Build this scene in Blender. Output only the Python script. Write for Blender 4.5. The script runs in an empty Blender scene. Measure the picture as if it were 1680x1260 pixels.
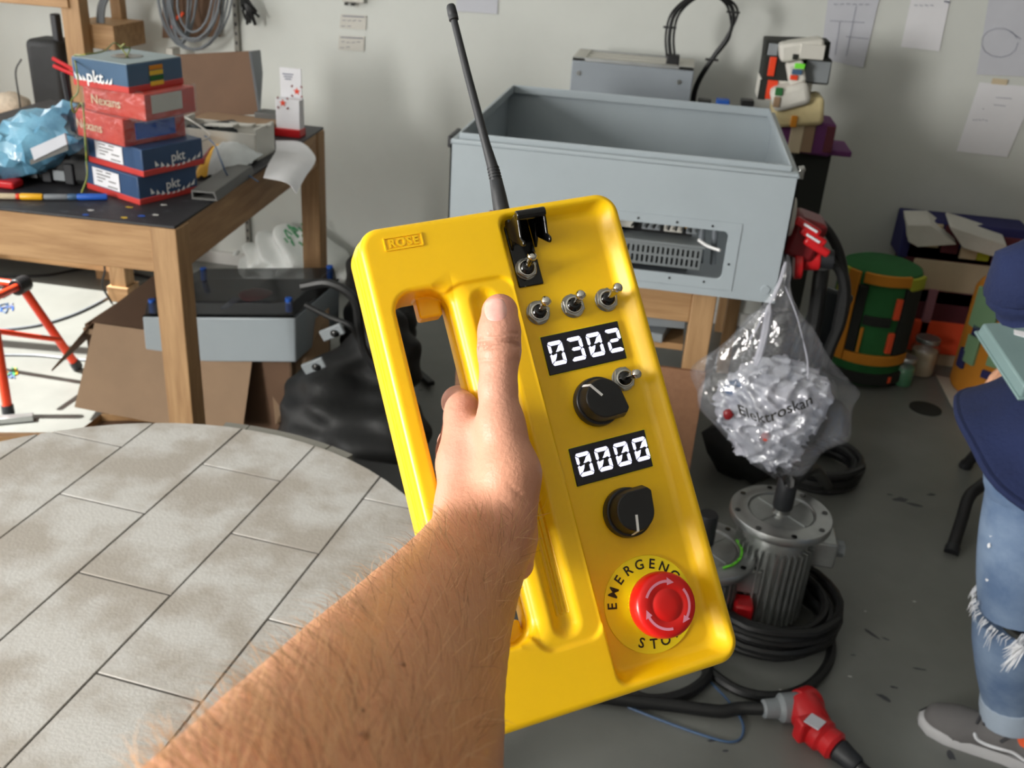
import bpy, bmesh, math, random
import numpy as np
from mathutils import Matrix, Vector
random.seed(4); np.random.seed(4)
SC = bpy.context.scene
COL = SC.collection
R = math.radians

# ---------------------------------------------------------------- camera
F_PX, W_PX, H_PX = 1600.0, 1680, 1260
YAW, PITCH, ROLL, CAM_H = R(8), R(26), R(4), 1.7
f0 = np.array([-math.sin(YAW), math.cos(YAW), 0.0]); r0 = np.array([math.cos(YAW), math.sin(YAW), 0.0]); u0 = np.array([0, 0, 1.0])
FWD = f0 * math.cos(PITCH) - u0 * math.sin(PITCH)
up1 = u0 * math.cos(PITCH) + f0 * math.sin(PITCH)
RIGHT = r0 * math.cos(ROLL) + up1 * math.sin(ROLL)
UP = up1 * math.cos(ROLL) - r0 * math.sin(ROLL)
EYE = np.array([0.0, 0.0, CAM_H])
cam = bpy.data.cameras.new('camera'); cam_o = bpy.data.objects.new('camera', cam); COL.objects.link(cam_o)
cam.sensor_fit = 'HORIZONTAL'; cam.sensor_width = 36.0; cam.lens = 36.0 * F_PX / W_PX; cam.clip_start = 0.02
CAM_M = Matrix([list(RIGHT) + [], list(UP), list(-FWD)]).transposed().to_4x4(); CAM_M.translation = Vector(EYE)
cam_o.matrix_world = CAM_M
cam.dof.use_dof = True; cam.dof.focus_distance = 0.57; cam.dof.aperture_fstop = 20.0
SC.camera = cam_o

# ---------------------------------------------------------------- light
wd = bpy.data.worlds.new('world'); SC.world = wd; wd.use_nodes = True
bg = wd.node_tree.nodes['Background']; bg.inputs[0].default_value = (0.75, 0.85, 1.0, 1); bg.inputs[1].default_value = 0.6
def light(name, kind, loc, aim, energy, color=(1, 1, 1), size=None, spread=None):
    l = bpy.data.lights.new(name, kind); o = bpy.data.objects.new(name, l); COL.objects.link(o)
    o.location = loc; o.rotation_euler = (Vector(aim) - Vector(loc)).to_track_quat('-Z', 'Z').to_euler()
    l.energy = energy; l.color = color
    if size: l.shape = 'RECTANGLE'; l.size, l.size_y = size
    if spread: l.spread = spread
    return o
# left wall at X=-3.5 with three tall windows, daylight comes in through them
WX = -3.5
light('daylight_near_window', 'AREA', (WX + .04, -2.0, 1.85), (0, -1.2, 1.6), 350, (1, .97, .93), (1.4, 1.5))
light('daylight_middle_window', 'AREA', (WX + .04, 1.30, 1.75), (0, 1.30, 1.75), 16, (1, .98, .96), (1.2, 1.8))
light('daylight_far_window', 'AREA', (WX + .04, 3.10, 1.60), (0, 3.10, 1.60), 26, (1, .98, .95), (1.6, 1.5))
sun = light('sun', 'SUN', (-6, 2.5, 5), (-6 + 1.0, 2.5 + .10, 5 - 1.25), 19.0, (1, .97, .92)); sun.data.angle = R(.6)
SC.view_settings.view_transform = 'Standard'; SC.view_settings.look = 'None'
SC.view_settings.gamma = 1.0; SC.view_settings.use_curve_mapping = False
SC.view_settings.exposure = 0.0
try: SC.cycles.use_denoising = True
except Exception: pass

# ---------------------------------------------------------------- helpers
def ray(px, py): return FWD + RIGHT * ((px - 840) / F_PX) - UP * ((py - 630) / F_PX)
def Z(px, py, z): d = ray(px, py); return EYE + d * ((z - EYE[2]) / d[2])
def Y(px, py, y): d = ray(px, py); return EYE + d * (y / d[1])
def X(px, py, x): d = ray(px, py); return EYE + d * (x / d[0])
def D(px, py, d): return EYE + ray(px, py) * d
def lin(c):
    return tuple((v / 12.92 if v <= .04045 else ((v + .055) / 1.055) ** 2.4) for v in (x / 255.0 for x in c))
def V(a): return np.array(a, float)

MATS = {}
def mat(name, rgb, rough=.5, metal=0.0, var=0.0, vscale=8.0, bump=0.0, bscale=60.0, rgb2=None, thr=None, spec=None, coat=0, trans=0, emit=0, attr=None, stretch=None, detail=5):
    """rgb in sRGB 0-255; var: blotchy value variation; rgb2: second colour mixed by noise."""
    m = bpy.data.materials.new(name); m.use_nodes = True; nt = m.node_tree; N = nt.nodes; L = nt.links
    b = N['Principled BSDF']; c = lin(rgb) + (1,)
    b.inputs['Base Color'].default_value = c; b.inputs['Roughness'].default_value = rough; b.inputs['Metallic'].default_value = metal
    if spec is not None: b.inputs['Specular IOR Level'].default_value = spec
    if coat: b.inputs['Coat Weight'].default_value = coat; b.inputs['Coat Roughness'].default_value = .12
    if trans: b.inputs['Transmission Weight'].default_value = trans
    if emit: b.inputs['Emission Color'].default_value = c; b.inputs['Emission Strength'].default_value = emit
    src = None
    tc = N.new('ShaderNodeTexCoord'); mp = N.new('ShaderNodeMapping'); L.new(tc.outputs['Object'], mp.inputs['Vector'])
    if stretch: mp.inputs['Scale'].default_value = stretch
    if attr:
        a = N.new('ShaderNodeAttribute'); a.attribute_name = attr; src = a.outputs['Color']
    if var or rgb2:
        nz = N.new('ShaderNodeTexNoise'); nz.inputs['Scale'].default_value = vscale; nz.inputs['Detail'].default_value = detail; nz.inputs['Roughness'].default_value = .6
        L.new(mp.outputs['Vector'], nz.inputs['Vector'])
        cr = N.new('ShaderNodeValToRGB'); L.new(nz.outputs['Fac'], cr.inputs['Fac'])
        lo, hi = thr or (.35, .65)
        cr.color_ramp.elements[0].position = lo; cr.color_ramp.elements[1].position = hi
        if rgb2:
            cr.color_ramp.elements[0].color = c; cr.color_ramp.elements[1].color = lin(rgb2) + (1,)
        else:
            cr.color_ramp.elements[0].color = tuple(v * (1 - var) for v in c[:3]) + (1,); cr.color_ramp.elements[1].color = tuple(min(1, v * (1 + var)) for v in c[:3]) + (1,)
        if src is not None:
            mx = N.new('ShaderNodeMix'); mx.data_type = 'RGBA'; mx.blend_type = 'MULTIPLY'; mx.inputs['Factor'].default_value = 1
            L.new(src, mx.inputs['A']); L.new(cr.outputs['Color'], mx.inputs['B']); src = mx.outputs['Result']
        else: src = cr.outputs['Color']
    if src is not None: L.new(src, b.inputs['Base Color'])
    if bump:
        n2 = N.new('ShaderNodeTexNoise'); n2.inputs['Scale'].default_value = bscale; n2.inputs['Detail'].default_value = 4
        L.new(mp.outputs['Vector'], n2.inputs['Vector'])
        bp = N.new('ShaderNodeBump'); bp.inputs['Strength'].default_value = bump; bp.inputs['Distance'].default_value = .01
        L.new(n2.outputs['Fac'], bp.inputs['Height']); L.new(bp.outputs['Normal'], b.inputs['Normal'])
    MATS[name] = m
    return m
def film(name, rgb, clear=.7, rough=.12, diff=.5, bump=.8):
    """thin clear plastic film: see-through mixed with gloss and a little haze"""
    m = bpy.data.materials.new(name); m.use_nodes = True; nt = m.node_tree; N = nt.nodes; L = nt.links
    out = N['Material Output']; N.remove(N['Principled BSDF'])
    t = N.new('ShaderNodeBsdfTransparent'); t.inputs[0].default_value = (.97, .98, .98, 1)
    g = N.new('ShaderNodeBsdfGlossy'); g.inputs['Roughness'].default_value = rough; g.inputs['Color'].default_value = (1, 1, 1, 1)
    d = N.new('ShaderNodeBsdfDiffuse'); d.inputs[0].default_value = lin(rgb) + (1,)
    m1 = N.new('ShaderNodeMixShader'); m1.inputs[0].default_value = diff; L.new(g.outputs[0], m1.inputs[1]); L.new(d.outputs[0], m1.inputs[2])
    m2 = N.new('ShaderNodeMixShader'); m2.inputs[0].default_value = 1 - clear; L.new(t.outputs[0], m2.inputs[1]); L.new(m1.outputs[0], m2.inputs[2])
    tc = N.new('ShaderNodeTexCoord'); n2 = N.new('ShaderNodeTexNoise'); n2.inputs['Scale'].default_value = 30; n2.inputs['Detail'].default_value = 3
    L.new(tc.outputs['Object'], n2.inputs['Vector'])
    bp = N.new('ShaderNodeBump'); bp.inputs['Strength'].default_value = bump; bp.inputs['Distance'].default_value = .012; L.new(n2.outputs['Fac'], bp.inputs['Height'])
    L.new(bp.outputs['Normal'], g.inputs['Normal']); L.new(bp.outputs['Normal'], d.inputs['Normal'])
    L.new(m2.outputs[0], out.inputs['Surface']); MATS[name] = m
    return m

ORG = {}
def tag(o, label=None, cat=None, group=None, kind=None):
    if label: o['label'] = label
    if cat: o['category'] = cat
    if group: o['group'] = group
    if kind: o['kind'] = kind
    return o
def thing(name, label, cat, loc=(0, 0, 0), group=None):
    o = bpy.data.objects.new(name, None); COL.objects.link(o); o.location = Vector(loc); o.empty_display_size = .05
    ORG[o.name] = V(loc); return tag(o, label, cat, group)
def basis(z, x=None):
    z = V(z) / np.linalg.norm(z)
    a = V(x) if x is not None else (V((1, 0, 0)) if abs(z[0]) < .9 else V((0, 1, 0)))
    a = a - z * (a @ z); a = a / np.linalg.norm(a)
    return a, np.cross(z, a), z
class MB:
    def __init__(s): s.v = []; s.f = []
    def add(s, vs, fs):
        n = len(s.v); s.v += [tuple(map(float, p)) for p in vs]; s.f += [tuple(i + n for i in f) for f in fs]; return s
    def box(s, c, size, rot=None):
        c = V(c); h = V(size) / 2; A = rot if rot is not None else np.eye(3)
        vs = [c + A @ (V(q) * h) for q in [(-1,-1,-1),(1,-1,-1),(1,1,-1),(-1,1,-1),(-1,-1,1),(1,-1,1),(1,1,1),(-1,1,1)]]
        return s.add(vs, [(3,2,1,0),(4,5,6,7),(0,1,5,4),(1,2,6,5),(2,3,7,6),(3,0,4,7)])
    def bar(s, a, b, w, t, x=None):
        """box beam from a to b, w across (towards x), t thick"""
        a, b = V(a), V(b); X_, Y_, Z_ = basis(b - a, x)
        return s.box((a + b) / 2, (w, t, np.linalg.norm(b - a)), np.array([X_, Y_, Z_]).T)
    def hexa(s, b4, t4):
        return s.add(list(b4) + list(t4), [(3,2,1,0),(4,5,6,7),(0,1,5,4),(1,2,6,5),(2,3,7,6),(3,0,4,7)])
    def cyl(s, a, b, ra, rb=None, n=16, cap=True):
        a, b = V(a), V(b); rb = ra if rb is None else rb; X_, Y_, _ = basis(b - a)
        cs = [(math.cos(2*math.pi*i/n), math.sin(2*math.pi*i/n)) for i in range(n)]
        vs = [a + (X_*c + Y_*q)*ra for c, q in cs] + [b + (X_*c + Y_*q)*rb for c, q in cs]
        fs = [(i, (i+1) % n, n + (i+1) % n, n + i) for i in range(n)]
        if cap: fs += [tuple(range(n))[::-1], tuple(range(n, 2*n))]
        return s.add(vs, fs)
    def tube(s, path, r, n=8, closed=False):
        P = [V(p) for p in path]; m = len(P); rs = r if hasattr(r, '__len__') else [r]*m
        prev = None; vs = []
        for i in range(m):
            t = (P[(i+1) % m] - P[i-1]) if closed else P[min(i+1, m-1)] - P[max(i-1, 0)]
            if np.linalg.norm(t) < 1e-9: t = V((0,0,1))
            X_, Y_, _ = basis(t, prev); prev = X_
            vs += [P[i] + (X_*math.cos(2*math.pi*k/n) + Y_*math.sin(2*math.pi*k/n))*rs[i] for k in range(n)]
        fs = []
        for i in range(m if closed else m-1):
            j = (i+1) % m
            fs += [(i*n+k, i*n+(k+1) % n, j*n+(k+1) % n, j*n+k) for k in range(n)]
        if not closed: fs += [tuple(range(n))[::-1], tuple(range((m-1)*n, m*n))]
        return s.add(vs, fs)
    def lathe(s, prof, base=(0,0,0), axis=(0,0,1), n=24):
        """prof: (radius, height) along axis; ends closed"""
        X_, Y_, Z_ = basis(axis); b = V(base); vs = []
        for r, h in prof:
            vs += [b + Z_*h + (X_*math.cos(2*math.pi*k/n) + Y_*math.sin(2*math.pi*k/n))*r for k in range(n)]
        fs = [(i*n+k, i*n+(k+1) % n, (i+1)*n+(k+1) % n, (i+1)*n+k) for i in range(len(prof)-1) for k in range(n)]
        fs += [tuple(range(n))[::-1], tuple(range((len(prof)-1)*n, len(prof)*n))]
        return s.add(vs, fs)
    def prism(s, poly, ext):
        n = len(poly); P = [V(p) for p in poly]; e = V(ext)
        return s.add(P + [p + e for p in P], [tuple(range(n))[::-1], tuple(range(n, 2*n))] + [(i, (i+1) % n, n+(i+1) % n, n+i) for i in range(n)])
    def ell(s, c, r, rot=None, nu=14, nv=9, noise=0, seed=0):
        c = V(c); r = V(r) * np.ones(3); A = rot if rot is not None else np.eye(3); rg = random.Random(seed); vs = []
        for j in range(nv+1):
            th = math.pi*j/nv
            for i in range(nu):
                k = 1 + noise*(rg.random()-.5)
                ph = 2*math.pi*i/nu
                vs.append(c + A @ (r*V((math.sin(th)*math.cos(ph), math.sin(th)*math.sin(ph), math.cos(th)))*k))
        return s.add(vs, [(j*nu+i, (j+1)*nu+i, (j+1)*nu+(i+1) % nu, j*nu+(i+1) % nu) for j in range(nv) for i in range(nu)])
    def sheet(s, rows, th=0.0):
        """grid surface from rows of points; th gives it thickness by offsetting along the normal"""
        m, n = len(rows), len(rows[0]); P = np.array(rows, float)
        if not th:
            return s.add(P.reshape(-1,3), [(i*n+j, i*n+j+1, (i+1)*n+j+1, (i+1)*n+j) for i in range(m-1) for j in range(n-1)])
        du = np.gradient(P, axis=0); dv = np.gradient(P, axis=1); N_ = np.cross(dv, du); N_ /= (np.linalg.norm(N_, axis=2, keepdims=True) + 1e-9)
        B = P - N_*th; k = m*n
        fs = [(i*n+j, i*n+j+1, (i+1)*n+j+1, (i+1)*n+j) for i in range(m-1) for j in range(n-1)]
        fs += [tuple(k+q for q in f[::-1]) for f in fs]
        for i in range(m-1): fs += [(i*n, (i+1)*n, k+(i+1)*n, k+i*n), (i*n+n-1, k+i*n+n-1, k+(i+1)*n+n-1, (i+1)*n+n-1)]
        for j in range(n-1): fs += [(j, k+j, k+j+1, j+1), ((m-1)*n+j, (m-1)*n+j+1, k+(m-1)*n+j+1, k+(m-1)*n+j)]
        return s.add(np.concatenate([P.reshape(-1,3), B.reshape(-1,3)]), fs)
    def build(s, name, m, parent=None, bevel=0, seg=2, angle=40, label=None, cat=None, group=None, kind=None, fix=True):
        me = bpy.data.meshes.new(name)
        vs = np.array(s.v, float)
        if parent is not None: org = ORG[parent.name]
        else: org = V((vs[:,0].mean(), vs[:,1].mean(), vs[:,2].min()))
        me.from_pydata((vs - org).tolist(), [], s.f)
        if fix:
            bm = bmesh.new(); bm.from_mesh(me); bmesh.ops.recalc_face_normals(bm, faces=bm.faces); bm.to_mesh(me); bm.free()
        me.polygons.foreach_set('use_smooth', [True]*len(me.polygons)); me.set_sharp_from_angle(angle=R(angle))
        me.materials.append(MATS[m] if isinstance(m, str) else m)
        o = bpy.data.objects.new(name, me); COL.objects.link(o)
        ORG[o.name] = org
        if parent is not None: o.parent = parent
        else: o.location = Vector(org)
        if bevel:
            bv = o.modifiers.new('bevel', 'BEVEL'); bv.width = bevel; bv.segments = seg; bv.limit_method = 'ANGLE'; bv.angle_limit = R(35)
        return tag(o, label, cat, group, kind)
def smooth_path(pts, k=8):
    P = [V(p) for p in pts]; P = [2*P[0]-P[1]] + P + [2*P[-1]-P[-2]]; out = []
    for i in range(1, len(P)-2):
        for j in range(k):
            t = j/k; a, b, c, d = P[i-1], P[i], P[i+1], P[i+2]
            out.append(.5*((2*b) + (-a+c)*t + (2*a-5*b+4*c-d)*t*t + (-a+3*b-3*c+d)*t**3))
    out.append(P[-2]); return out
def copy_tree(o, parent=None):
    c = o.copy(); COL.objects.link(c); ORG[c.name] = ORG[o.name]
    if parent is not None: c.parent = parent
    for ch in list(o.children): copy_tree(ch, c)
    return c
def rotz(a): c, s_ = math.cos(a), math.sin(a); return np.array([[c, -s_, 0], [s_, c, 0], [0, 0, 1]])
def roty(a): c, s_ = math.cos(a), math.sin(a); return np.array([[c, 0, s_], [0, 1, 0], [-s_, 0, c]])
def rotx(a): c, s_ = math.cos(a), math.sin(a); return np.array([[1, 0, 0], [0, c, -s_], [0, s_, c]])
_fonts = {}
def text_mesh(body, size, origin, xdir, ydir, lift=.0006, thick=.0004, name='lettering', m=None, parent=None, align='CENTER', weight=0.0, space=1.0, extrude=0.0, label=None):
    """flat lettering as a mesh: text drawn along xdir/ydir at origin"""
    cu = bpy.data.curves.new(name, 'FONT'); cu.body = body; cu.size = size; cu.align_x = align; cu.align_y = 'CENTER'; cu.offset = weight; cu.space_character = space
    cu.resolution_u = 3; cu.extrude = extrude
    o = bpy.data.objects.new(name, cu); COL.objects.link(o)
    dg = bpy.context.evaluated_depsgraph_get(); me = bpy.data.meshes.new_from_object(o.evaluated_get(dg))
    vs = np.array([v.co[:] for v in me.vertices]); fs = [tuple(p.vertices) for p in me.polygons]
    bpy.data.objects.remove(o); bpy.data.curves.remove(cu); bpy.data.meshes.remove(me)
    xd, yd = V(xdir)/np.linalg.norm(xdir), V(ydir)/np.linalg.norm(ydir); n = np.cross(xd, yd)
    P = [V(origin) + xd*v[0] + yd*v[1] + n*(lift + v[2]) for v in vs]
    mb = MB(); mb.add(P, fs)
    return mb if m is None else mb.build(name, m, parent, fix=False, label=label)

# signed distance helpers and a surface-nets mesher for the rounded and organic shapes
def smin(a, b, k):
    h = np.clip(.5 + .5*(b-a)/k, 0, 1); return b*(1-h) + a*h - k*h*(1-h)
def smax(a, b, k): return -smin(-a, -b, k)
def cone(P, a, b, ra, rb):
    a, b = V(a).astype(np.float32), V(b).astype(np.float32); ba = b-a; pa = P-a
    h = np.clip((pa @ ba)/max(float(ba @ ba), 1e-12), 0, 1)
    return np.linalg.norm(pa - h[:, None]*ba, axis=1) - (ra + (rb-ra)*h)
def surface_nets(sdf, lo, hi, h, project=2):
    lo, hi = V(lo), V(hi); n = np.ceil((hi-lo)/h).astype(int) + 1
    xs = [(lo[i] + h*np.arange(n[i])).astype(np.float32) for i in range(3)]
    val = np.empty(n, np.float32)
    step = max(1, int(600000/(n[1]*n[2])))
    for i in range(0, n[0], step):
        g = np.stack(np.meshgrid(xs[0][i:i+step], xs[1], xs[2], indexing='ij'), -1)
        val[i:i+step] = sdf(g.reshape(-1, 3)).reshape(g.shape[:3])
    ins = val < 0; idx = -np.ones(n - 1, np.int64); acc = np.zeros(tuple(n-1) + (3,), np.float32); cnt = np.zeros(n-1, np.float32)
    for ax in range(3):
        o1, o2 = [a for a in range(3) if a != ax]
        s0 = [slice(None)]*3; s1 = [slice(None)]*3; s0[ax] = slice(0, -1); s1[ax] = slice(1, None)
        va, vb = val[tuple(s0)], val[tuple(s1)]; cr = (va < 0) != (vb < 0); t = np.where(cr, va/(va-vb+1e-20), 0)
        for d1 in (0, 1):
            for d2 in (0, 1):
                q = [slice(None)]*3; q[o1] = slice(d1, n[o1]-1+d1); q[o2] = slice(d2, n[o2]-1+d2)
                c = cr[tuple(q)]; cnt += c
                acc[..., ax] += np.where(c, t[tuple(q)], 0); acc[..., o1] += c*d1; acc[..., o2] += c*d2
    m = cnt > 0; idx[m] = np.arange(m.sum())
    cells = np.argwhere(m); P = lo + (cells + acc[m]/cnt[m][:, None])*h
    F = []
    for ax in range(3):
        o1, o2 = (ax+1) % 3, (ax+2) % 3
        s0 = [slice(1, -1)]*3; s1 = [slice(1, -1)]*3; s0[ax] = slice(0, -1); s1[ax] = slice(1, None)
        a_, b_ = ins[tuple(s0)], ins[tuple(s1)]; E_ = np.argwhere(a_ != b_)
        if not len(E_): continue
        fl = a_[tuple(E_.T)]
        c0 = E_.copy(); c0[:, o1] += 1; c0[:, o2] += 1
        def ci(d1, d2):
            c = c0.copy(); c[:, o1] -= d1; c[:, o2] -= d2; return idx[tuple(c.T)]
        q = np.stack([ci(1,1), ci(0,1), ci(0,0), ci(1,0)], 1); q[~fl] = q[~fl][:, ::-1]; F.append(q)
    F = np.concatenate(F)
    P = P.astype(np.float32)
    for _ in range(project):
        e = h*.4; d = sdf(P); G = np.stack([sdf(P + V((e,0,0)).astype(np.float32)) - d, sdf(P + V((0,e,0)).astype(np.float32)) - d, sdf(P + V((0,0,e)).astype(np.float32)) - d], 1)/e
        P = P - np.clip(d, -h*.5, h*.5)[:, None]*G/np.maximum((G*G).sum(1), .2)[:, None]
    return P, F
def sdf_normals(sdf, P, e):
    P = P.astype(np.float32); N_ = np.stack([sdf(P + V(o).astype(np.float32)*e) - sdf(P - V(o).astype(np.float32)*e) for o in ((1,0,0),(0,1,0),(0,0,1))], 1)
    return N_/(np.linalg.norm(N_, axis=1, keepdims=True) + 1e-9)
def net_build(name, P, Fq, m, parent=None, color=None, label=None, cat=None, normals=None, sharp=None, **kw):
    vs = np.array(P, float)
    org = ORG[parent.name] if parent is not None else V((vs[:,0].mean(), vs[:,1].mean(), vs[:,2].min()))
    vs = vs - org
    me = bpy.data.meshes.new(name); me.vertices.add(len(vs)); me.vertices.foreach_set('co', vs.ravel())
    me.loops.add(Fq.size); me.loops.foreach_set('vertex_index', Fq.ravel().astype(np.int32)); me.polygons.add(len(Fq))
    me.polygons.foreach_set('loop_start', np.arange(0, Fq.size, 4, dtype=np.int32))
    me.update(calc_edges=True); me.validate()
    me.polygons.foreach_set('use_smooth', [True]*len(me.polygons))
    if color is not None:
        at = me.color_attributes.new('tone', 'FLOAT_COLOR', 'POINT'); at.data.foreach_set('color', np.c_[color, np.ones(len(color))].ravel().astype(np.float32))
    if normals is not None: me.normals_split_custom_set_from_vertices(normals.tolist())
    if sharp: me.set_sharp_from_angle(angle=R(sharp))
    me.materials.append(MATS[m]); o = bpy.data.objects.new(name, me); COL.objects.link(o); ORG[o.name] = org
    if parent is not None: o.parent = parent
    else: o.location = Vector(org)
    return tag(o, label, cat, **kw)

# ---------------------------------------------------------------- materials
mat('hall_paint', (96, 92, 86), .8, var=.05)
mat('wall_paint', (206, 209, 204), .75, var=.03, vscale=2.5, bump=.05, bscale=40)
mat('ceiling_paint', (215, 215, 210), .8, var=.02)
mat('floor_paint', (116, 118, 114), .38, var=.10, vscale=3.0, bump=.03, bscale=25)
mat('floor_stain', (66, 68, 72), .6, var=.15)
mat('white_trim', (214, 214, 210), .5, var=.03)
mat('pine', (176, 140, 98), .6, rgb2=(148, 112, 74), vscale=3, stretch=(12, 12, 1.2), bump=.06, bscale=40)
mat('pine_x', (178, 141, 98), .6, rgb2=(150, 112, 72), vscale=3, stretch=(1.2, 12, 12), bump=.06, bscale=40)
mat('pine_y', (176, 140, 98), .6, rgb2=(146, 108, 72), vscale=3, stretch=(12, 1.2, 12), bump=.06, bscale=40)
mat('fibreboard', (146, 106, 78), .7, var=.08, vscale=60)
mat('yellow_plastic', (252, 202, 8), .34, var=.015, vscale=40, bump=.012, bscale=900, spec=.5)
mat('black_rubber', (34, 36, 40), .5, var=.06)
mat('black_plastic', (24, 24, 26), .42, var=.05)
mat('gloss_black', (10, 10, 11), .12, var=.05)
mat('chrome', (215, 212, 205), .13, 1.0, var=.03)
mat('steel', (170, 170, 168), .3, 1.0, var=.08, vscale=30)
mat('brushed_alu', (178, 180, 180), .38, .9, var=.07, vscale=20)
mat('dull_alu', (168, 171, 170), .36, .7, var=.1, vscale=25)
mat('display_black', (22, 20, 34), .25, var=.03)
mat('segment_light', (226, 228, 255), .4, emit=1.15)
mat('white_print', (240, 240, 240), .5, var=.01)
mat('black_print', (28, 24, 14), .55, var=.02)
mat('pink_print', (240, 150, 175), .5, var=.02)
mat('red_button', (222, 24, 20), .32, var=.02, vscale=30)
mat('label_yellow', (250, 226, 20), .42, var=.02)
mat('cabinet_grey', (160, 170, 176), .38, var=.025, vscale=5, bump=.03, bscale=300)
mat('cabinet_side', (140, 148, 156), .45, var=.05, vscale=4)
mat('vent_grey', (122, 128, 130), .5, var=.03)
mat('dark_metal', (48, 48, 50), .45, .4, var=.1)
mat('concrete', (173, 166, 157), .85, rgb2=(199, 197, 193), vscale=7, thr=(.42, .58), bump=.10, bscale=220, detail=8)
mat('concrete_joint', (98, 95, 92), .95, var=.15, vscale=60, bump=.3)
mat('rim_grey', (128, 126, 118), .7, var=.05)
mat('bench_black', (40, 40, 44), .55, rgb2=(74, 76, 82), vscale=26, thr=(.6, .7), bump=.1)
mat('paint_blue', (30, 92, 190), .5, var=.1)
mat('paint_yellow', (226, 190, 40), .5, var=.1)
mat('card_blue', (62, 92, 122), .45, var=.06)
mat('card_navy', (48, 74, 110), .45, var=.06)
mat('card_top', (150, 165, 170), .5, var=.04)
mat('card_red', (196, 60, 54), .45, var=.05)
mat('brick_orange', (196, 62, 46), .45, var=.05)
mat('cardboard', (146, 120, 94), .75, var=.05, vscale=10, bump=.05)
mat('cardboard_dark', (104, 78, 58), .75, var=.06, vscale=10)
mat('carton_white', (200, 198, 190), .7, var=.03)
mat('paper', (226, 226, 230), .8, var=.02)
mat('paper_grey', (196, 198, 206), .8, var=.03)
mat('ink_grey', (128, 132, 150), .8, var=.1)
mat('blue_film', (128, 186, 214), .2, rgb2=(66, 116, 148), vscale=6, bump=.9, bscale=9, spec=.8)
mat('clear_dark', (44, 46, 50), .12, var=.2, vscale=5, spec=.6)
mat('orange_steel', (226, 66, 30), .38, var=.06)
mat('black_bag', (27, 28, 29), .62, var=.25, vscale=9, bump=.3, bscale=18)
mat('white_bag', (222, 226, 224), .35, var=.04, bump=.4, bscale=16)
mat('green_print', (70, 150, 100), .5, var=.05)
mat('grey_tube', (92, 92, 90), .6, var=.05)
mat('dark_roll', (36, 42, 46), .4, var=.08)
mat('chip_yellow', (236, 176, 30), .35, var=.04)
mat('film_white', (206, 210, 212), .3, var=.06, bump=.3, bscale=20)
mat('red_plastic', (196, 28, 34), .35, var=.05)
mat('red_dark', (120, 22, 28), .4, var=.06)
mat('grey_plastic', (134, 140, 144), .45, var=.04)
mat('cable_black', (26, 27, 28), .45, var=.08)
mat('cable_grey', (120, 126, 132), .4, var=.06)
mat('wire_yellow_green', (150, 142, 50), .45, rgb2=(70, 110, 50), vscale=40)
mat('wire_blue', (70, 96, 130), .5, var=.05)
mat('foam_cream', (214, 198, 150), .8, var=.08, bump=.3, bscale=30)
mat('foam_white', (206, 204, 196), .8, var=.05, bump=.2, bscale=40)
mat('foam_purple', (104, 52, 104), .85, var=.08)
mat('foam_ochre', (208, 134, 34), .85, var=.05, bump=.15, bscale=60)
mat('foam_green', (38, 104, 52), .85, var=.08, bump=.15, bscale=60)
mat('foam_lime', (174, 178, 52), .85, var=.06)
mat('foam_black', (34, 36, 32), .85, var=.06)
mat('foam_orange', (250, 92, 50), .8, var=.03)
mat('foam_mint', (134, 172, 130), .85, var=.05)
mat('foam_navy', (42, 42, 96), .85, var=.06)
mat('foam_maroon', (92, 40, 50), .85, var=.08)
mat('foam_pale', (206, 190, 160), .85, var=.05)
mat('foam_pink', (170, 120, 136), .85, var=.05)
mat('neon_green', (120, 230, 60), .5, var=.04)
mat('stone_cast', (206, 190, 170), .9, var=.12, vscale=30, bump=.5, bscale=60)
mat('navy_cloth', (15, 29, 68), .9, var=.08, vscale=14, bump=.25, bscale=120)
mat('denim', (118, 138, 164), .85, rgb2=(84, 106, 138), vscale=9, bump=.15, bscale=400)
mat('denim_cuff', (160, 174, 190), .85, var=.05, bump=.15, bscale=400)
mat('frayed_white', (216, 218, 222), .9, var=.03)
mat('shoe_canvas', (104, 102, 102), .85, var=.06, bump=.2, bscale=300)
mat('shoe_rubber', (186, 186, 188), .6, var=.03)
mat('lace_dark', (60, 60, 64), .8, var=.05)
mat('sock_orange', (226, 92, 50), .85, var=.05)
mat('tray_mint', (116, 140, 140), .3, var=.03)
mat('skin', (255, 255, 255), .46, attr='tone', var=.05, vscale=60, bump=.12, bscale=420, spec=.4)
mat('skin_plain', (196, 146, 116), .5, var=.04, bump=.08, bscale=300)
mat('nail', (236, 190, 178), .25, rgb2=(228, 168, 158), vscale=80)
mat('hair_pale', (226, 178, 132), .45, var=.1)
mat('hair_brown', (150, 104, 72), .6, var=.1)
mat('eye_white', (226, 222, 216), .3, var=.02)
mat('lip', (170, 96, 88), .5, var=.03)
film('clear_film', (205, 206, 216), .86, .10, .45)
film('wrap_film', (210, 212, 214), .90, .15, .3)
film('milky_film', (204, 205, 218), .45, .28, .75, .5)
film('smoke_lid', (46, 48, 52), .42, .12, .92, .02)
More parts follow.
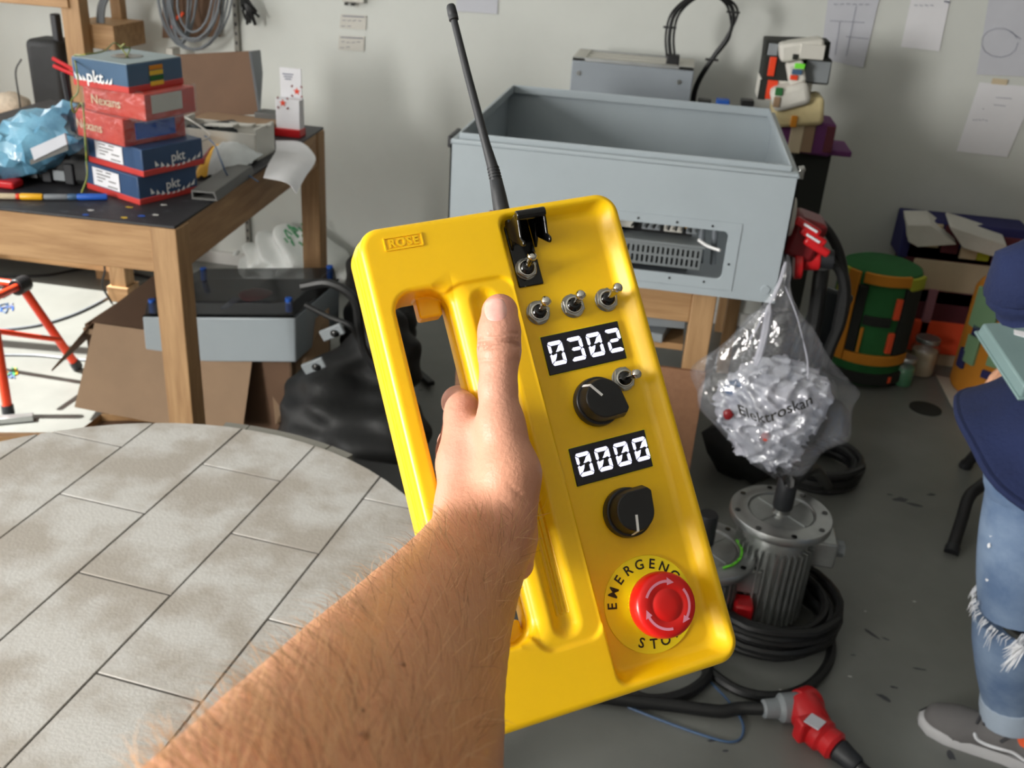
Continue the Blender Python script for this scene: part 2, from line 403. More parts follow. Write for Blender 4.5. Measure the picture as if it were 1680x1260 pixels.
# ---------------------------------------------------------------- room shell
WALL_Y = 4.40
def struct(mb, name, m, **k): return mb.build(name, m, kind='structure', **k)
floor = struct(MB().box((0, 0, -.05), (7.2, 9.2, .1)), 'floor', 'floor_paint')
struct(MB().box((0, WALL_Y + .1, 1.4), (7.2, .2, 3.0)), 'wall_back', 'wall_paint')
struct(MB().box((2.7, 0, 1.4), (.2, 8.8, 3.0)), 'wall_right', 'hall_paint')
struct(MB().box((0, -4.4, 1.4), (7.2, .2, 3.0)), 'wall_rear', 'hall_paint')
struct(MB().box((0, 0, 2.95), (7.2, 9.2, .1)), 'ceiling', 'ceiling_paint')
WINS = [(-2.8, -1.2, .85, 2.65), (.7, 1.9, .85, 2.65), (2.3, 3.9, .85, 2.35)]
mb = MB(); ys = [-4.4] + [v for w in WINS for v in w[:2]] + [WALL_Y]
for i in range(0, len(ys), 2): mb.box((WX - .1, (ys[i] + ys[i+1])/2, 1.4), (.2, ys[i+1] - ys[i], 3.0))
for a, b, z0, z1 in WINS:
    mb.box((WX - .1, (a+b)/2, z0/2 - .05), (.2, b-a, z0 + .1)); mb.box((WX - .1, (a+b)/2, (z1 + 2.9)/2), (.2, b-a, 2.9 - z1))
struct(mb, 'wall_left', 'wall_paint')
for k, (a, b, z0, z1) in enumerate(WINS):
    fr = MB()
    for y in (a + .03, b - .03, (a+b)/2): fr.box((WX - .12, y, (z0+z1)/2), (.06, .06, z1-z0))
    for z in (z0 + .03, z1 - .03): fr.box((WX - .12, (a+b)/2, z), (.06, b-a, .06))
    struct(fr, 'window_%d' % (k+1), 'white_trim')
struct(MB().box((0, WALL_Y - .012, .03), (7.0, .024, .06)), 'baseboard_back', 'white_trim')
# perforated mounting rail on the wall, and a thin cover strip
p0, p1 = Y(397, 425, WALL_Y - .01), Y(399, -40, WALL_Y - .01)
rail = struct(MB().box(((p0[0]+p1[0])/2, WALL_Y - .012, 1.0), (.022, .02, 1.9)), 'trim_1', 'rim_grey')
hs = MB()
for k in range(46): hs.box(((p0[0]+p1[0])/2, WALL_Y - .0225, .15 + .04*k), (.009, .003, .014))
hs.build('rail_slots', 'cable_black', rail, kind='stuff')
# stains and scuffs on the floor: thin dried paint lying on it
st = MB(); rg = random.Random(7)
def splat(px, py, w, h, n=9, rot=0.0, mbx=None):
    c = Z(px, py, 0); pts = []
    for k in range(n):
        a = 2*math.pi*k/n; r = .6 + .6*rg.random(); x, y = w*r*math.cos(a), h*r*math.sin(a)
        pts.append((c[0] + x*math.cos(rot) - y*math.sin(rot), c[1] + x*math.sin(rot) + y*math.cos(rot), .0006))
    (mbx or st).add(pts, [tuple(range(n))])
for a in [(1478, 820, .035, .018, .3), (1500, 828, .03, .012, 0), (1528, 812, .018, .01, .4), (1460, 812, .012, .006, 0), (1430, 1040, .03, .006, -.8), (1450, 1145, .02, .008, -.6), (1510, 1098, .02, .004, 0), (1467, 1128, .01, .005, 0),
          (1452, 1048, .012, .004, -.5), (1400, 1075, .01, .003, 0), (1325, 1205, .016, .006, .3), (1640, 1220, .012, .02, 0), (1560, 1240, .01, .016, 0), (1170, 1215, .02, .005, .4), (1190, 1232, .012, .005, .3), (1350, 640, .02, .008, 0), (700, 505, .012, .005, 0), (690, 640, .01, .004, .3)]:
    splat(*a[:4], rot=a[4])
st.build('paint_stain', 'floor_stain', floor, kind='stuff', fix=False)
ws = MB()
for a in [(1500, 987, .006, .003), (1395, 1110, .006, .002), (1280, 1132, .005, .002), (1420, 1003, .004, .002), (1360, 1090, .004, .0015)]: splat(*a, mbx=ws, n=6)
ws.build('plaster_crumb', 'white_trim', floor, kind='stuff', fix=False)
tag(MB().cyl(Z(1518, 671, 0), Z(1518, 671, 0) + V((0, 0, .004)), .062, n=28).build('drain_cover', 'foam_black'), 'flat round black disc lying on the grey floor between the two foam rolls', 'disc')

# ---------------------------------------------------------------- round paver table
ZT = .72; C0 = np.array([-.7765, 1.0579]); RAD = .5673; LA = R(84)
Lv = np.array([math.cos(LA), math.sin(LA)]); Sv = np.array([math.sin(LA), -math.cos(LA)])
pt = thing('paver_table', 'round table topped with pale concrete pavers at lower left', 'table', (C0[0], C0[1], 0))
ring = lambda r, z, n=72: [(C0[0] + r*math.cos(2*math.pi*k/n), C0[1] + r*math.sin(2*math.pi*k/n), z) for k in range(n)]
MB().prism(ring(RAD - .002, ZT - .05), (0, 0, .0483)).build('mortar_bed', 'concrete_joint', pt)
arc = lambda r, z, a0, a1, n=10: [(C0[0] + r*math.cos(a0 + (a1-a0)*k/n), C0[1] + r*math.sin(a0 + (a1-a0)*k/n), z) for k in range(n+1)]
def ang_of(px, py): q = Z(px, py, ZT); return math.atan2(q[1]-C0[1], q[0]-C0[0])
for pa, pb in [((365, 699), (400, 706)), ((402, 706), (535, 734)), ((537, 735), (576, 746))]:
    a0, a1 = ang_of(*pa), ang_of(*pb)
    MB().prism(arc(RAD + .020, ZT - .05, a0, a1) + arc(RAD - .004, ZT - .05, a1, a0), (0, 0, .0485)).build('rim_strip', 'rim_grey', pt)
def clip_circle(poly, r):
    n = 64; out = [np.array(p) for p in poly]
    for k in range(n):
        a = 2*math.pi*k/n; nn = np.array([math.cos(a), math.sin(a)]); res = []
        for i in range(len(out)):
            p, q = out[i-1], out[i]; dp, dq = nn @ p - r, nn @ q - r
            if (dp <= 0) != (dq <= 0): res.append(p + (q-p)*(dp/(dp-dq)))
            if dq <= 0: res.append(q)
        out = res
        if len(out) < 3: return []
    return out
cs, ct = C0 @ Sv, C0 @ Lv
lines = [-1.456, -1.285, -1.1105, -.9375, -.7725, -.609, -.444, -.28, -.1]
for r_ in range(len(lines)-1):
    t0 = (1.208 if r_ % 2 == 0 else 1.032) - .355*3
    for k in range(8):
        g = .0016; e = .0020; s0, s1 = lines[r_] + g, lines[r_+1] - g; ta, tb = t0 + .355*k + e, t0 + .355*(k+1) - e
        poly = clip_circle([(s0-cs, ta-ct), (s1-cs, ta-ct), (s1-cs, tb-ct), (s0-cs, tb-ct)], RAD)
        if len(poly) < 3: continue
        dz = (rg.random()-.5)*.0005
        P = [(C0 + Sv*p[0] + Lv*p[1]) for p in poly]
        ar = .5*abs(sum(P[i-1][0]*P[i][1]-P[i][0]*P[i-1][1] for i in range(len(P))))
        if ar < 2e-4: continue
        MB().prism([(p[0], p[1], ZT - .03) for p in P], (0, 0, .03 + dz)).build('paver', 'concrete', pt, bevel=.0008, seg=1)
for a in (35, 125, 215, 305):
    q = C0 + .42*np.array([math.cos(R(a)), math.sin(R(a))]); e = C0 + .46*np.array([math.cos(R(a)), math.sin(R(a))])
    MB().bar((q[0], q[1], ZT - .05), (e[0], e[1], 0.0), .04, .04).build('leg', 'dark_metal', pt)
# chrome post standing just below the remote
q = Z(772, 1262, .42); sp = thing('steel_stand', 'square chrome post seen just under the bottom left corner of the yellow remote', 'stand', (q[0], q[1], 0))
MB().box((q[0], q[1], .24), (.035, .03, .44)).build('post', 'brushed_alu', sp, bevel=.004)
MB().box((q[0], q[1], .49), (.03, .028, .06)).build('post_cap', 'gloss_black', sp, bevel=.003)
MB().box((q[0], q[1], .01), (.22, .22, .02)).build('base_plate', 'dark_metal', sp, bevel=.004)

# ---------------------------------------------------------------- workbench at the left
BZ = .90
FR, BR, BL, FL = [V(p) for p in ((-1.235, 2.285), (-1.305, 3.62), (-2.44, 3.62), (-2.44, 2.25))]
wb = thing('workbench', 'pine workbench with a black paint-spattered top carrying the stacked boxes', 'table', (-1.85, 2.95, 0))
v3 = lambda p, z: (p[0], p[1], z)
MB().prism([v3(p, BZ - .008) for p in (FL, FR, BR, BL)], (0, 0, .008)).build('tabletop', 'bench_black', wb, bevel=.002)
cen = (FL+FR+BR+BL)/4; ins_ = lambda p, d: p + (cen-p)/np.linalg.norm(cen-p)*d
a = [ins_(p, .006) for p in (FL, FR, BR, BL)]
for i, nm in enumerate(('x', 'y', 'x', 'y')):
    p, q = a[i], a[(i+1) % 4]
    MB().bar(v3(p, BZ - .08), v3(q, BZ - .08), .03, .11, (0, 0, 1) if False else None).build('apron', 'pine_' + nm, wb, bevel=.002) if False else MB().hexa([v3(p, BZ-.135), v3(q, BZ-.135), v3(q + (cen-q)*.035, BZ-.135), v3(p + (cen-p)*.035, BZ-.135)], [v3(p, BZ-.009), v3(q, BZ-.009), v3(q + (cen-q)*.035, BZ-.009), v3(p + (cen-p)*.035, BZ-.009)]).build('apron', 'pine_' + nm, wb, bevel=.002)
for p in (ins_(FR, .052), ins_(BR, .052), V((-2.33, 3.80)), ins_(FL, .05)):
    MB().box((p[0], p[1], (BZ-.009)/2), (.075, .075, BZ-.009)).build('leg', 'pine', wb, bevel=.003)
MB().box((-2.33, 3.80, .035), (.1, .1, .07)).build('foot_block', 'pine_x', wb, bevel=.003)
spots = {'paint_blue': [(232, 354), (140, 352), (296, 318)], 'paint_yellow': [(205, 357), (212, 340)], 'white_trim': [(268, 336), (255, 352), (150, 345)]}
for m_, ps in spots.items():
    s_ = MB()
    for px, py in ps:
        c = Z(px, py, BZ + .0008); n = 8
        s_.add([(c[0] + (.006 + .008*rg.random())*math.cos(2*math.pi*k/n), c[1] + (.004 + .006*rg.random())*math.sin(2*math.pi*k/n), c[2]) for k in range(n)], [tuple(range(n))])
    s_.build('paint_spot', m_, wb, kind='stuff', fix=False)

# ---------------------------------------------------------------- big open cabinet on its wooden stand
cx0, cx1, cy0, cy1, cz0, cz1 = -.552, .330, 2.48, 3.34, .812, 1.155
cab = thing('metal_cabinet', 'large open pale grey steel cabinet with a rectangular cut-out in front', 'cabinet', ((cx0+cx1)/2, (cy0+cy1)/2, cz0))
def frame_panel(mb, x0, x1, z0, z1, hx0, hx1, hz0, hz1, y0, y1, rr=.02):
    """front panel with a rounded opening: ring of quads, front y0, back y1"""
    def rrect(a0, a1, b0, b1, r, n=6):
        pts = []
        for cxx, czz, st_ in ((a1-r, b1-r, 0), (a0+r, b1-r, 90), (a0+r, b0+r, 180), (a1-r, b0+r, 270)):
            for k in range(n+1): t = R(st_ + 90*k/n); pts.append((cxx + r*math.cos(t), czz + r*math.sin(t)))
        return pts
    o = rrect(x0, x1, z0, z1, .0015); i = rrect(hx0, hx1, hz0, hz1, rr); n = len(o)
    vs = [(p[0], y0, p[1]) for p in o] + [(p[0], y0, p[1]) for p in i] + [(p[0], y1, p[1]) for p in o] + [(p[0], y1, p[1]) for p in i]; fs = []
    for k in range(n):
        j = (k+1) % n
        fs += [(k, j, n+j, n+k), (2*n+k, 3*n+k, 3*n+j, 2*n+j), (k, 2*n+k, 2*n+j, j), (n+k, n+j, 3*n+j, 3*n+k)]
    mb.add(vs, fs); return mb
wx0, wx1, wz0, wz1 = -.19, .183, .862, .990
frame_panel(MB(), cx0, cx1, cz0, cz1 - .012, wx0, wx1, wz0, wz1, cy0, cy0 + .004, .014).build('front_panel', 'cabinet_grey', cab)
# pressed ridge round the opening
frame_panel(MB(), wx0 - .032, wx1 + .032, wz0 - .03, wz1 + .025, wx0, wx1, wz0, wz1, cy0 - .0025, cy0, .014).build('pressed_frame', 'cabinet_grey', cab, bevel=.0015)
s_ = MB()
for x in (-.15, -.05, .05, .14):
    for z in (wz0 - .012, wz1 + .011): s_.cyl((x, cy0 - .0045, z), (x, cy0 - .002, z), .0032, n=8)
for z in (.905,): s_.cyl((wx1 + .013, cy0 - .0045, z), (wx1 + .013, cy0 - .002, z), .0032, n=8)
s_.build('screw_holes', 'dark_metal', cab, kind='stuff')
MB().box((cx0 + .002, (cy0+cy1)/2, (cz0+cz1)/2), (.004, cy1-cy0, cz1-cz0 - .01)).build('left_panel', 'cabinet_grey', cab)
MB().box((cx1 - .002, (cy0+cy1)/2, (cz0+cz1)/2), (.004, cy1-cy0, cz1-cz0 - .01)).build('right_panel', 'cabinet_grey', cab)
MB().box(((cx0+cx1)/2, cy1 - .002, (cz0+cz1)/2), (cx1-cx0, .004, cz1-cz0 - .01)).build('rear_panel', 'cabinet_grey', cab)
MB().box(((cx0+cx1)/2, (cy0+cy1)/2, cz0 + .002), (cx1-cx0 - .002, cy1-cy0 - .002, .004)).build('bottom_panel', 'cabinet_side', cab)
lp = MB()   # rim: a folded channel round the mouth, with a raised inner lip
w = .016
for (xa, xb, ya, yb) in ((cx0, cx1, cy0, cy0+w), (cx0, cx1, cy1-w, cy1), (cx0, cx0+w, cy0+w, cy1-w), (cx1-w, cx1, cy0+w, cy1-w)):
    lp.box(((xa+xb)/2, (ya+yb)/2, cz1 - .006), (xb-xa, yb-ya, .012))
lp.build('rim', 'cabinet_grey', cab, bevel=.003)
lp = MB(); a_ = w + .002; t_ = .006
for (xa, xb, ya, yb) in ((cx0+a_, cx1-a_, cy0+a_, cy0+a_+t_), (cx0+a_, cx1-a_, cy1-a_-t_, cy1-a_), (cx0+a_, cx0+a_+t_, cy0+a_+t_, cy1-a_-t_), (cx1-a_-t_, cx1-a_, cy0+a_+t_, cy1-a_-t_)):
    lp.box(((xa+xb)/2, (ya+yb)/2, cz1 + .001), (xb-xa, yb-ya, .026))
lp.build('inner_lip', 'cabinet_grey', cab, bevel=.002)
MB().cyl((cx1 - .03, cy0 - .004, cz0 + .035), (cx1 - .03, cy0, cz0 + .035), .011, .013, n=16).build('corner_plug', 'cabinet_grey', cab)
MB().box((cx0 - .006, cy0 + .07, cz1 - .012), (.012, .11, .03)).build('hinge', 'dark_metal', cab, bevel=.003)
hg = MB(); hg.box((cx1 + .008, cy0 + .05, cz1 - .008), (.014, .035, .026)); hg.cyl((cx1 + .012, cy0 + .035, cz1 + .002), (cx1 + .012, cy0 + .065, cz1 + .002), .006, n=10); hg.build('hinge', 'steel', cab, bevel=.002)
MB().cyl((cx1, cy0 + .1, 1.02), (cx1 + .018, cy0 + .1, 1.02), .055, .05, n=24).build('cable_flange', 'carton_white', cab, bevel=.003)
# fan inside at the right, wiring rack behind the cut-out
q = Y(1240, 245, 2.95)
fan = MB().box((cx1 - .03, 2.72, 1.045), (.03, .13, .13)).build('fan', 'black_plastic', cab, bevel=.004)
fr_ = MB(); fr_.tube([(cx1 - .047, 2.72 + .055*math.cos(t), 1.045 + .055*math.sin(t)) for t in np.linspace(0, 2*math.pi, 24, endpoint=False)], .006, 6, True)
for k in range(7):
    t = 2*math.pi*k/7; fr_.box((cx1 - .047, 2.72 + .03*math.cos(t), 1.045 + .03*math.sin(t)), (.004, .045, .02), rotx(t))
fr_.build('fan_ring', 'steel', fan)
MB().tube(smooth_path([(cx1 - .05, 2.70, 1.10), (cx1 - .06, 2.66, 1.03), (cx1 - .05, 2.64, .95), (cx1 - .04, 2.66, .86)]), .003, 6).build('fan_wire', 'wire_yellow_green', fan)
MB().tube(smooth_path([(cx1 - .05, 2.74, 1.10), (cx1 - .065, 2.70, 1.06), (cx1 - .055, 2.67, .96), (cx1 - .04, 2.7, .86)]), .003, 6).build('fan_wire', 'red_plastic', fan)
mp_ = MB().box(((cx0+cx1)/2 - .1, 2.66, .9), (.62, .006, .17)).build('mounting_plate', 'dark_metal', cab)
dk = MB().box((-.05, 2.60, .880), (.36, .07, .062)).build('cable_duct', 'vent_grey', cab, bevel=.002)
sl = MB()
for k in range(26):
    x = -.217 + .0134*k
    for z in (.868, .894): sl.box((x, 2.5645, z), (.005, .003, .019))
sl.build('duct_slots', 'gloss_black', dk, kind='stuff')
MB().box((-.05, 2.60, .9155), (.372, .082, .009)).build('duct_cover', 'vent_grey', dk, bevel=.002)
for x, w_, m_ in ((-.10, .075, 'carton_white'), (-.015, .05, 'grey_plastic'), (.045, .05, 'carton_white'), (.095, .03, 'grey_plastic')):
    tb = MB().box((x, 2.632, .962), (w_, .045, .055)).build('terminal_block', m_, cab, bevel=.002)
    hl = MB()
    for k in range(max(2, int(w_/.012))): hl.cyl((x - w_/2 + .008 + .0125*k, 2.608, .972), (x - w_/2 + .008 + .0125*k, 2.6095, .972), .0034, n=8)
    hl.build('terminal_holes', 'gloss_black', tb, kind='stuff')
yb = MB()
for k, x in enumerate((.03, .055, .066, .078)): yb.ell((x, 2.605, .962 - .004*(k % 2)), (.006, .005, .007), nu=8, nv=6)
yb.build('wire_caps', 'chip_yellow', cab, kind='stuff')
wr = MB()
for k in range(9):
    x = -.06 + .018*k; wr.tube(smooth_path([(x, 2.60, .985), (x + .006, 2.585, .97), (x + .002*(k-4), 2.592, .945)], 4), .003, 6)
wr.build('control_wires', 'cable_black', cab, kind='stuff')
MB().tube(smooth_path([(.115, 2.58, .93), (.14, 2.55, .925), (.172, 2.52, .926)], 5), .004, 6).build('white_wire', 'white_print', cab)
for x in (.13, .165): MB().tube([(x, 2.62, .855), (x - .012, 2.62, .99)], .008, 8).build('grey_conduit', 'cable_grey', cab)
# red lettering strip on the front
MB().box((-.39, cy0 - .001, .975), (.10, .002, .006)).build('marking_strip', 'red_dark', cab)

ws_ = thing('wooden_stand', 'pine stand with a fibreboard panel carrying the big grey cabinet', 'stand', (-.1, 2.9, 0))
sx = .155; sy = 2.6
for x in (-.40, sx):
    for y in (sy, 3.2):
        MB().box((x if y == sy else x*.3 - .08, y, .40), (.066, .06, .80)).build('leg', 'pine', ws_, bevel=.003)
for y in (sy, 3.2): MB().box(((sx-.40)/2, y, .745), (sx+.40 - .066, .05, .105)).build('top_rail', 'pine_x', ws_, bevel=.003)
for x in (-.40, sx): MB().box((x, 2.9, .76), (.05, .54, .075)).build('side_rail', 'pine_y', ws_, bevel=.003)
MB().box(((sx+.035-.53)/2, sy - .036, .28), (sx+.035+.53, .012, .55)).build('front_board', 'fibreboard', ws_, bevel=.001)
MB().box(((sx-.40)/2, 2.9, .585), (sx+.40 - .07, .50, .02)).build('shelf', 'pine_x', ws_)
gj = thing('grey_bracket', 'grey metal parts lying on the shelf inside the pine stand', 'bracket', (.02, 2.8, .595))
for k, (x, z, l) in enumerate(((-.02, .61, .2), (.03, .64, .16), (-.01, .675, .18))): MB().box((x, 2.75 + .03*k, z), (l, .2, .028), rotz(.3*k - .2)).build('plate', 'grey_plastic', gj, bevel=.003)

# smaller grey box standing behind, with slotted top and looping cable
bx0, bx1, by0, by1, bz0, bz1 = -.405, .062, 3.92, 4.20, .62, 1.185
bk = thing('switch_box', 'smaller grey box with a slotted top standing behind the big cabinet', 'box', (-.17, 4.06, bz0))
dzy = 0
MB().box(((bx0+bx1)/2, (by0+by1)/2, (bz0+bz1)/2), (bx1-bx0, by1-by0, bz1-bz0)).build('body', 'cabinet_side', bk, bevel=.004)
for xa, xb in ((bx0, bx0 + .05), (bx1 - .06, bx1)): MB().box(((xa+xb)/2, (by0+by1)/2, bz1 + .006), (xb-xa, by1-by0, .012)).build('top_end_plate', 'carton_white', bk, bevel=.002)
MB().box(((bx0+bx1)/2, (by0+by1)/2, bz1 + .001), (bx1-bx0 - .1, by1-by0 - .03, .003)).build('top_opening', 'gloss_black', bk)
for k in range(3): MB().box(((bx0+bx1)/2 - .01, by0 + .06 + .08*k, bz1 + .006), (bx1-bx0 - .11, .05, .006)).build('top_slat', 'carton_white', bk, bevel=.001)
for y in (by0 + .006, by1 - .006): MB().box(((bx0+bx1)/2, y, bz1 + .006), (bx1-bx0, .012, .013)).build('top_edge', 'brushed_alu', bk, bevel=.002)
for x in (bx0 + .03, bx1 - .05): MB().cyl((x, by0 - .004, bz1 - .045), (x, by0, bz1 - .045), .009, n=14).build('bolt', 'steel', bk)
g0 = V((bx1 - .085, by0 + .09, bz1))
gl_ = MB(); gl_.box(g0 + V((0, 0, .02)), (.05, .06, .045)); gl_.build('cable_gland', 'black_plastic', bk, bevel=.005)
ends = [(1100, 95), (1098, 60), (1106, 25), (1130, 0), (1160, -10), (1190, 0), (1203, 22), (1195, 60), (1170, 95), (1148, 130), (1138, 160), (1138, 200)]
for off, r_ in ((0, .0075), (7, .005), (-6, .0045)):
    pts = [Y(p[0] + off*(1 if i < 7 else -.4), p[1], 4.0 + .012*i) for i, p in enumerate(ends)]
    MB().tube(smooth_path(pts, 6), r_, 7).build('cable', 'cable_black', bk)
for p in ((1099, 45), (1203, 20), (1168, 98)):
    q = Y(*p, 4.03); MB().box(q, (.05, .012, .008)).build('cable_tie', 'cable_black', bk)
tb_ = thing('side_table', 'low table hidden behind the big cabinet carrying the switch box', 'table', (-.15, 4.05, 0))
MB().box((-.1, 4.07, .60), (1.0, .56, .04)).build('tabletop', 'pine_x', tb_)
for x in (-.55, .35):
    for y in (3.84, 4.3): MB().box((x, y, .29), (.05, .05, .58)).build('leg', 'pine', tb_)
for k, px in enumerate((1155, 1185, 1225)):
    q = Y(px, 172, 3.95); t = thing('small_connector', ['small black connector behind the left of the cabinet rim', 'small blue connector behind the middle of the cabinet rim', 'small dark connector behind the right end of the cabinet rim'][k], 'connector', (q[0], q[1], .62))
    MB().box((q[0], q[1], (.62 + q[2])/2), (.035, .05, q[2]-.62)).build('body', 'grey_plastic', t, bevel=.004)
    MB().box((q[0], q[1], q[2] + .01), (.05, .06, .022)).build('cap', ['cable_black', 'paint_blue', 'cable_black'][k], t, bevel=.003)
# ---------------------------------------------------------------- the yellow remote
u = np.array([0.93358242, 0.2006603, 0.29691632]); v = np.array([-0.24638174, 0.96105263, 0.12519538])
cw = lambda q: RIGHT*q[0] + UP*q[1] + FWD*q[2]
DU, DV = cw(u), cw(v); DN = np.cross(DU, DV)
DEV_D, DS = .58, .92e-3           # distance of its centre, and metres per unit of the working millimetres below
DO = D(898, 760, DEV_D)
def Lp(px, py, z=0.0):
    """point of the remote's own frame (working mm) seen at a photo position, on the plane z above its face"""
    d = ray(px, py); o = DO + DN*(z*DS); t = ((o - EYE) @ DN)/(d @ DN); q = EYE + d*t - DO
    return np.array([q @ DU, q @ DV, z*DS])/DS
rc = thing('remote_control', 'bright yellow handheld radio remote with antenna held up in the foreground', 'remote', DO)
M3 = Matrix([list(DU), list(DV), list(DN)]).transposed().to_4x4(); M3.translation = Vector(DO); rc.matrix_world = M3
ORG[rc.name] = np.zeros(3)
class DB(MB):                        # builder in the remote's frame; millimetres to metres on build
    def build(s, *a, **k):
        s.v = [(p[0]*DS, p[1]*DS, p[2]*DS) for p in s.v]; return MB.build(s, *a, **k)
FLOOR_Z = -9.0
def rbox2(P, cx, cy, hx, hy, r):
    qx = np.abs(P[:,0]-cx) - hx + r; qy = np.abs(P[:,1]-cy) - hy + r
    return np.minimum(np.maximum(qx, qy), 0) + np.hypot(np.maximum(qx, 0), np.maximum(qy, 0)) - r
def ext(d2, z, z0, z1, r):
    a = d2 + r; b = np.abs(z - (z0+z1)/2) - (z1-z0)/2 + r
    return np.minimum(np.maximum(a, b), 0) + np.hypot(np.maximum(a, 0), np.maximum(b, 0)) - r
def sdf_body(P):
    x, y, z = P[:,0], P[:,1], P[:,2]
    front = ext(rbox2(P, 5.5, 10, 92.3, 164.0, 15), z, -24, 0, 5)
    back = ext(rbox2(P, 5.5, 10, 93.8, 165.3, 16), z, -42, -15, 6)
    d = np.minimum(front, back)
    # shallow tray with the controls; its right, top and bottom walls slope
    tx0, tx1, ty0, ty1 = 10.0, 92.5, -148.0, 169.0
    hgt = np.clip(z - FLOOR_Z, -2, 12)
    sl = .95*(hgt - 9)
    q1 = np.maximum(tx0 - x, x - tx1 - sl); q2 = np.maximum(ty0 - sl*.8 - y, y - ty1 - sl*.7)
    tray2 = smax(q1, q2, 10)
    tray = smax(tray2, FLOOR_Z - z, 3.0)
    d = smax(d, -tray, 2.2)
    # grip: two rounded ribs with a fluted valley between, set a little below the face
    g2 = rbox2(P, -13, 6.5, 21.5, 120.5, 10)
    d = smax(d, -smax(g2, -1.8 - z, 2.0), 3.0)
    vz = cone(P, (-13.5, -100, 3.2), (-13.5, 113, 3.2), 9.6, 9.6)
    d = smax(d, -vz, 3.2)
    for gx in (-17.0, -13.8, -10.6):
        zz = 3.2 - np.sqrt(np.maximum(9.6**2 - (gx+13.5)**2, 0))
        d = smax(d, -cone(P, (gx, -94, zz), (gx, 104, zz), 1.1, 1.1), .5)
    # right rib falls to the tray; soften that edge
    # window
    w2 = rbox2(P, -54.2, 11.5, 18.6, 116.5, 13)
    rnd = np.clip((x + 46)/14, 0, 1)
    wk = 4 + 11*rnd
    d = -smin(-d, w2 + .0, 1.0) if False else smax(d, -w2, wk)
    # stop blocks at both ends of the window
    for yy in (122.5, -101.0):
        qx = np.abs(x + 46) - 8; qy = np.abs(y - yy) - 9; qz = np.abs(z + 27) - 7
        bx = np.linalg.norm(np.maximum(np.stack([qx, qy, qz], 1) + 2, 0), axis=1) + np.minimum(np.maximum(np.maximum(qx, qy), qz) + 2, 0) - 2
        d = smin(d, bx, 1.5)
    return d
Pn, Fn = surface_nets(sdf_body, (-92, -160, -45), (103, 180, 3.5), 1.15)
body = net_build('housing', Pn*DS, Fn, 'yellow_plastic', rc, normals=sdf_normals(sdf_body, Pn, .35))
XD, YD, ZD = V((1, 0, 0)), V((0, 1, 0)), V((0, 0, 1))
# embossed maker's lettering in a frame
c_ = Lp(662, 397); lw, lh = 25.0, 8.2
tm = text_mesh('ROSE', 7.6, (c_[0], c_[1] - .2, 0), XD, YD, lift=.1, weight=.25, space=1.18, extrude=.6)
DB().add(tm.v, tm.f).build('raised_lettering', 'yellow_plastic', rc, fix=False, kind='stuff')
fr = DB()
for sgn in (-1, 1): fr.box((c_[0], c_[1] + sgn*lh/2, .25), (lw, .9, 1.0)); fr.box((c_[0] + sgn*lw/2, c_[1], .25), (.9, lh, 1.0))
fr.build('raised_frame', 'yellow_plastic', rc)
# antenna
AZ = -20
ab, a1, a2, a3, a4, at_ = Lp(822, 340, AZ), Lp(814, 297, AZ), Lp(797, 235, AZ), Lp(766, 118, AZ), Lp(745, 34, AZ), Lp(738, 3, AZ)
an = DB().tube([ab - YD*4, ab, Lp(818, 318, AZ), a1, a1 + (a2-a1)*.02, Lp(808, 273, AZ), a2, a3, a4], [5.7, 5.6, 5.1, 4.5, 4.1, 3.9, 3.1, 2.75, 2.5], 20).build('antenna', 'black_rubber', rc)
rg_ = DB()
for k in range(5): q = Lp(814 - 1.2*k, 297 - 5*k, AZ); rg_.tube([q, q + (a1-ab)/np.linalg.norm(a1-ab)*.9], 4.55 - .06*k, 20)
rg_.build('antenna_collar', 'black_rubber', an)
cp_ = DB().lathe([(2.4, 0), (3.5, .6), (3.6, 3), (3.4, 3.6), (3.6, 4.2), (3.4, 10.5), (2.8, 12), (1.2, 12.4)], a4, at_ - a4, 20).build('antenna_cap', 'black_rubber', an)
# guarded switch
p0, p1, p2, p3 = Lp(822, 354, FLOOR_Z), Lp(850, 475, FLOOR_Z), Lp(889, 465, FLOOR_Z), Lp(862, 345, FLOOR_Z)
pl = (p0+p1+p2+p3)/4; pw, ph = (np.linalg.norm(p3-p0)+np.linalg.norm(p2-p1))/2, np.linalg.norm(p1-p0)
sg = DB().box((pl[0], pl[1], FLOOR_Z + .8), (pw, ph, 1.6)).build('switch_guard', 'gloss_black', rc, bevel=.0008, label='open black guard over the topmost toggle')
gx, gy = pl[0] + 1.6, pl[1] + ph/2 - 3
hw = 8.6
gm = DB()
for s_ in (-1, 1):
    gm.prism([(gx + s_*hw - 1.0, gy - 2, FLOOR_Z + 1), (gx + s_*hw - 1.0, gy - 24, FLOOR_Z + 1), (gx + s_*hw - 1.0, gy - 20, FLOOR_Z + 7), (gx + s_*hw - 1.0, gy - 10, FLOOR_Z + 12), (gx + s_*hw - 1.0, gy - 4, FLOOR_Z + 10)], (2.0, 0, 0))
gm.build('hinge_bracket', 'gloss_black', sg, bevel=.0005)
gm = DB(); wy = gy - 7.5
gm.box((gx, wy, 6), (2*hw + 3, 2.2, 26))
gm.cyl((gx - hw - 1.6, wy - 1.2, 20), (gx + hw + 1.6, wy - 1.2, 20), 3.4, n=18)
for s_ in (-1, 1):
    x0_ = gx + s_*(hw + .6) - 1.0
    gm.prism([(x0_, wy + 1, -5), (x0_, wy - 8, -5), (x0_, wy - 13, 2), (x0_, wy - 20, 14), (x0_, wy - 22, 18), (x0_, wy - 21, 20.5), (x0_, wy - 18.5, 20.5), (x0_, wy - 15, 17), (x0_, wy - 8, 20), (x0_, wy + .5, 22)], (2.0, 0, 0))
gm.build('guard_cover', 'gloss_black', sg, bevel=.0007)
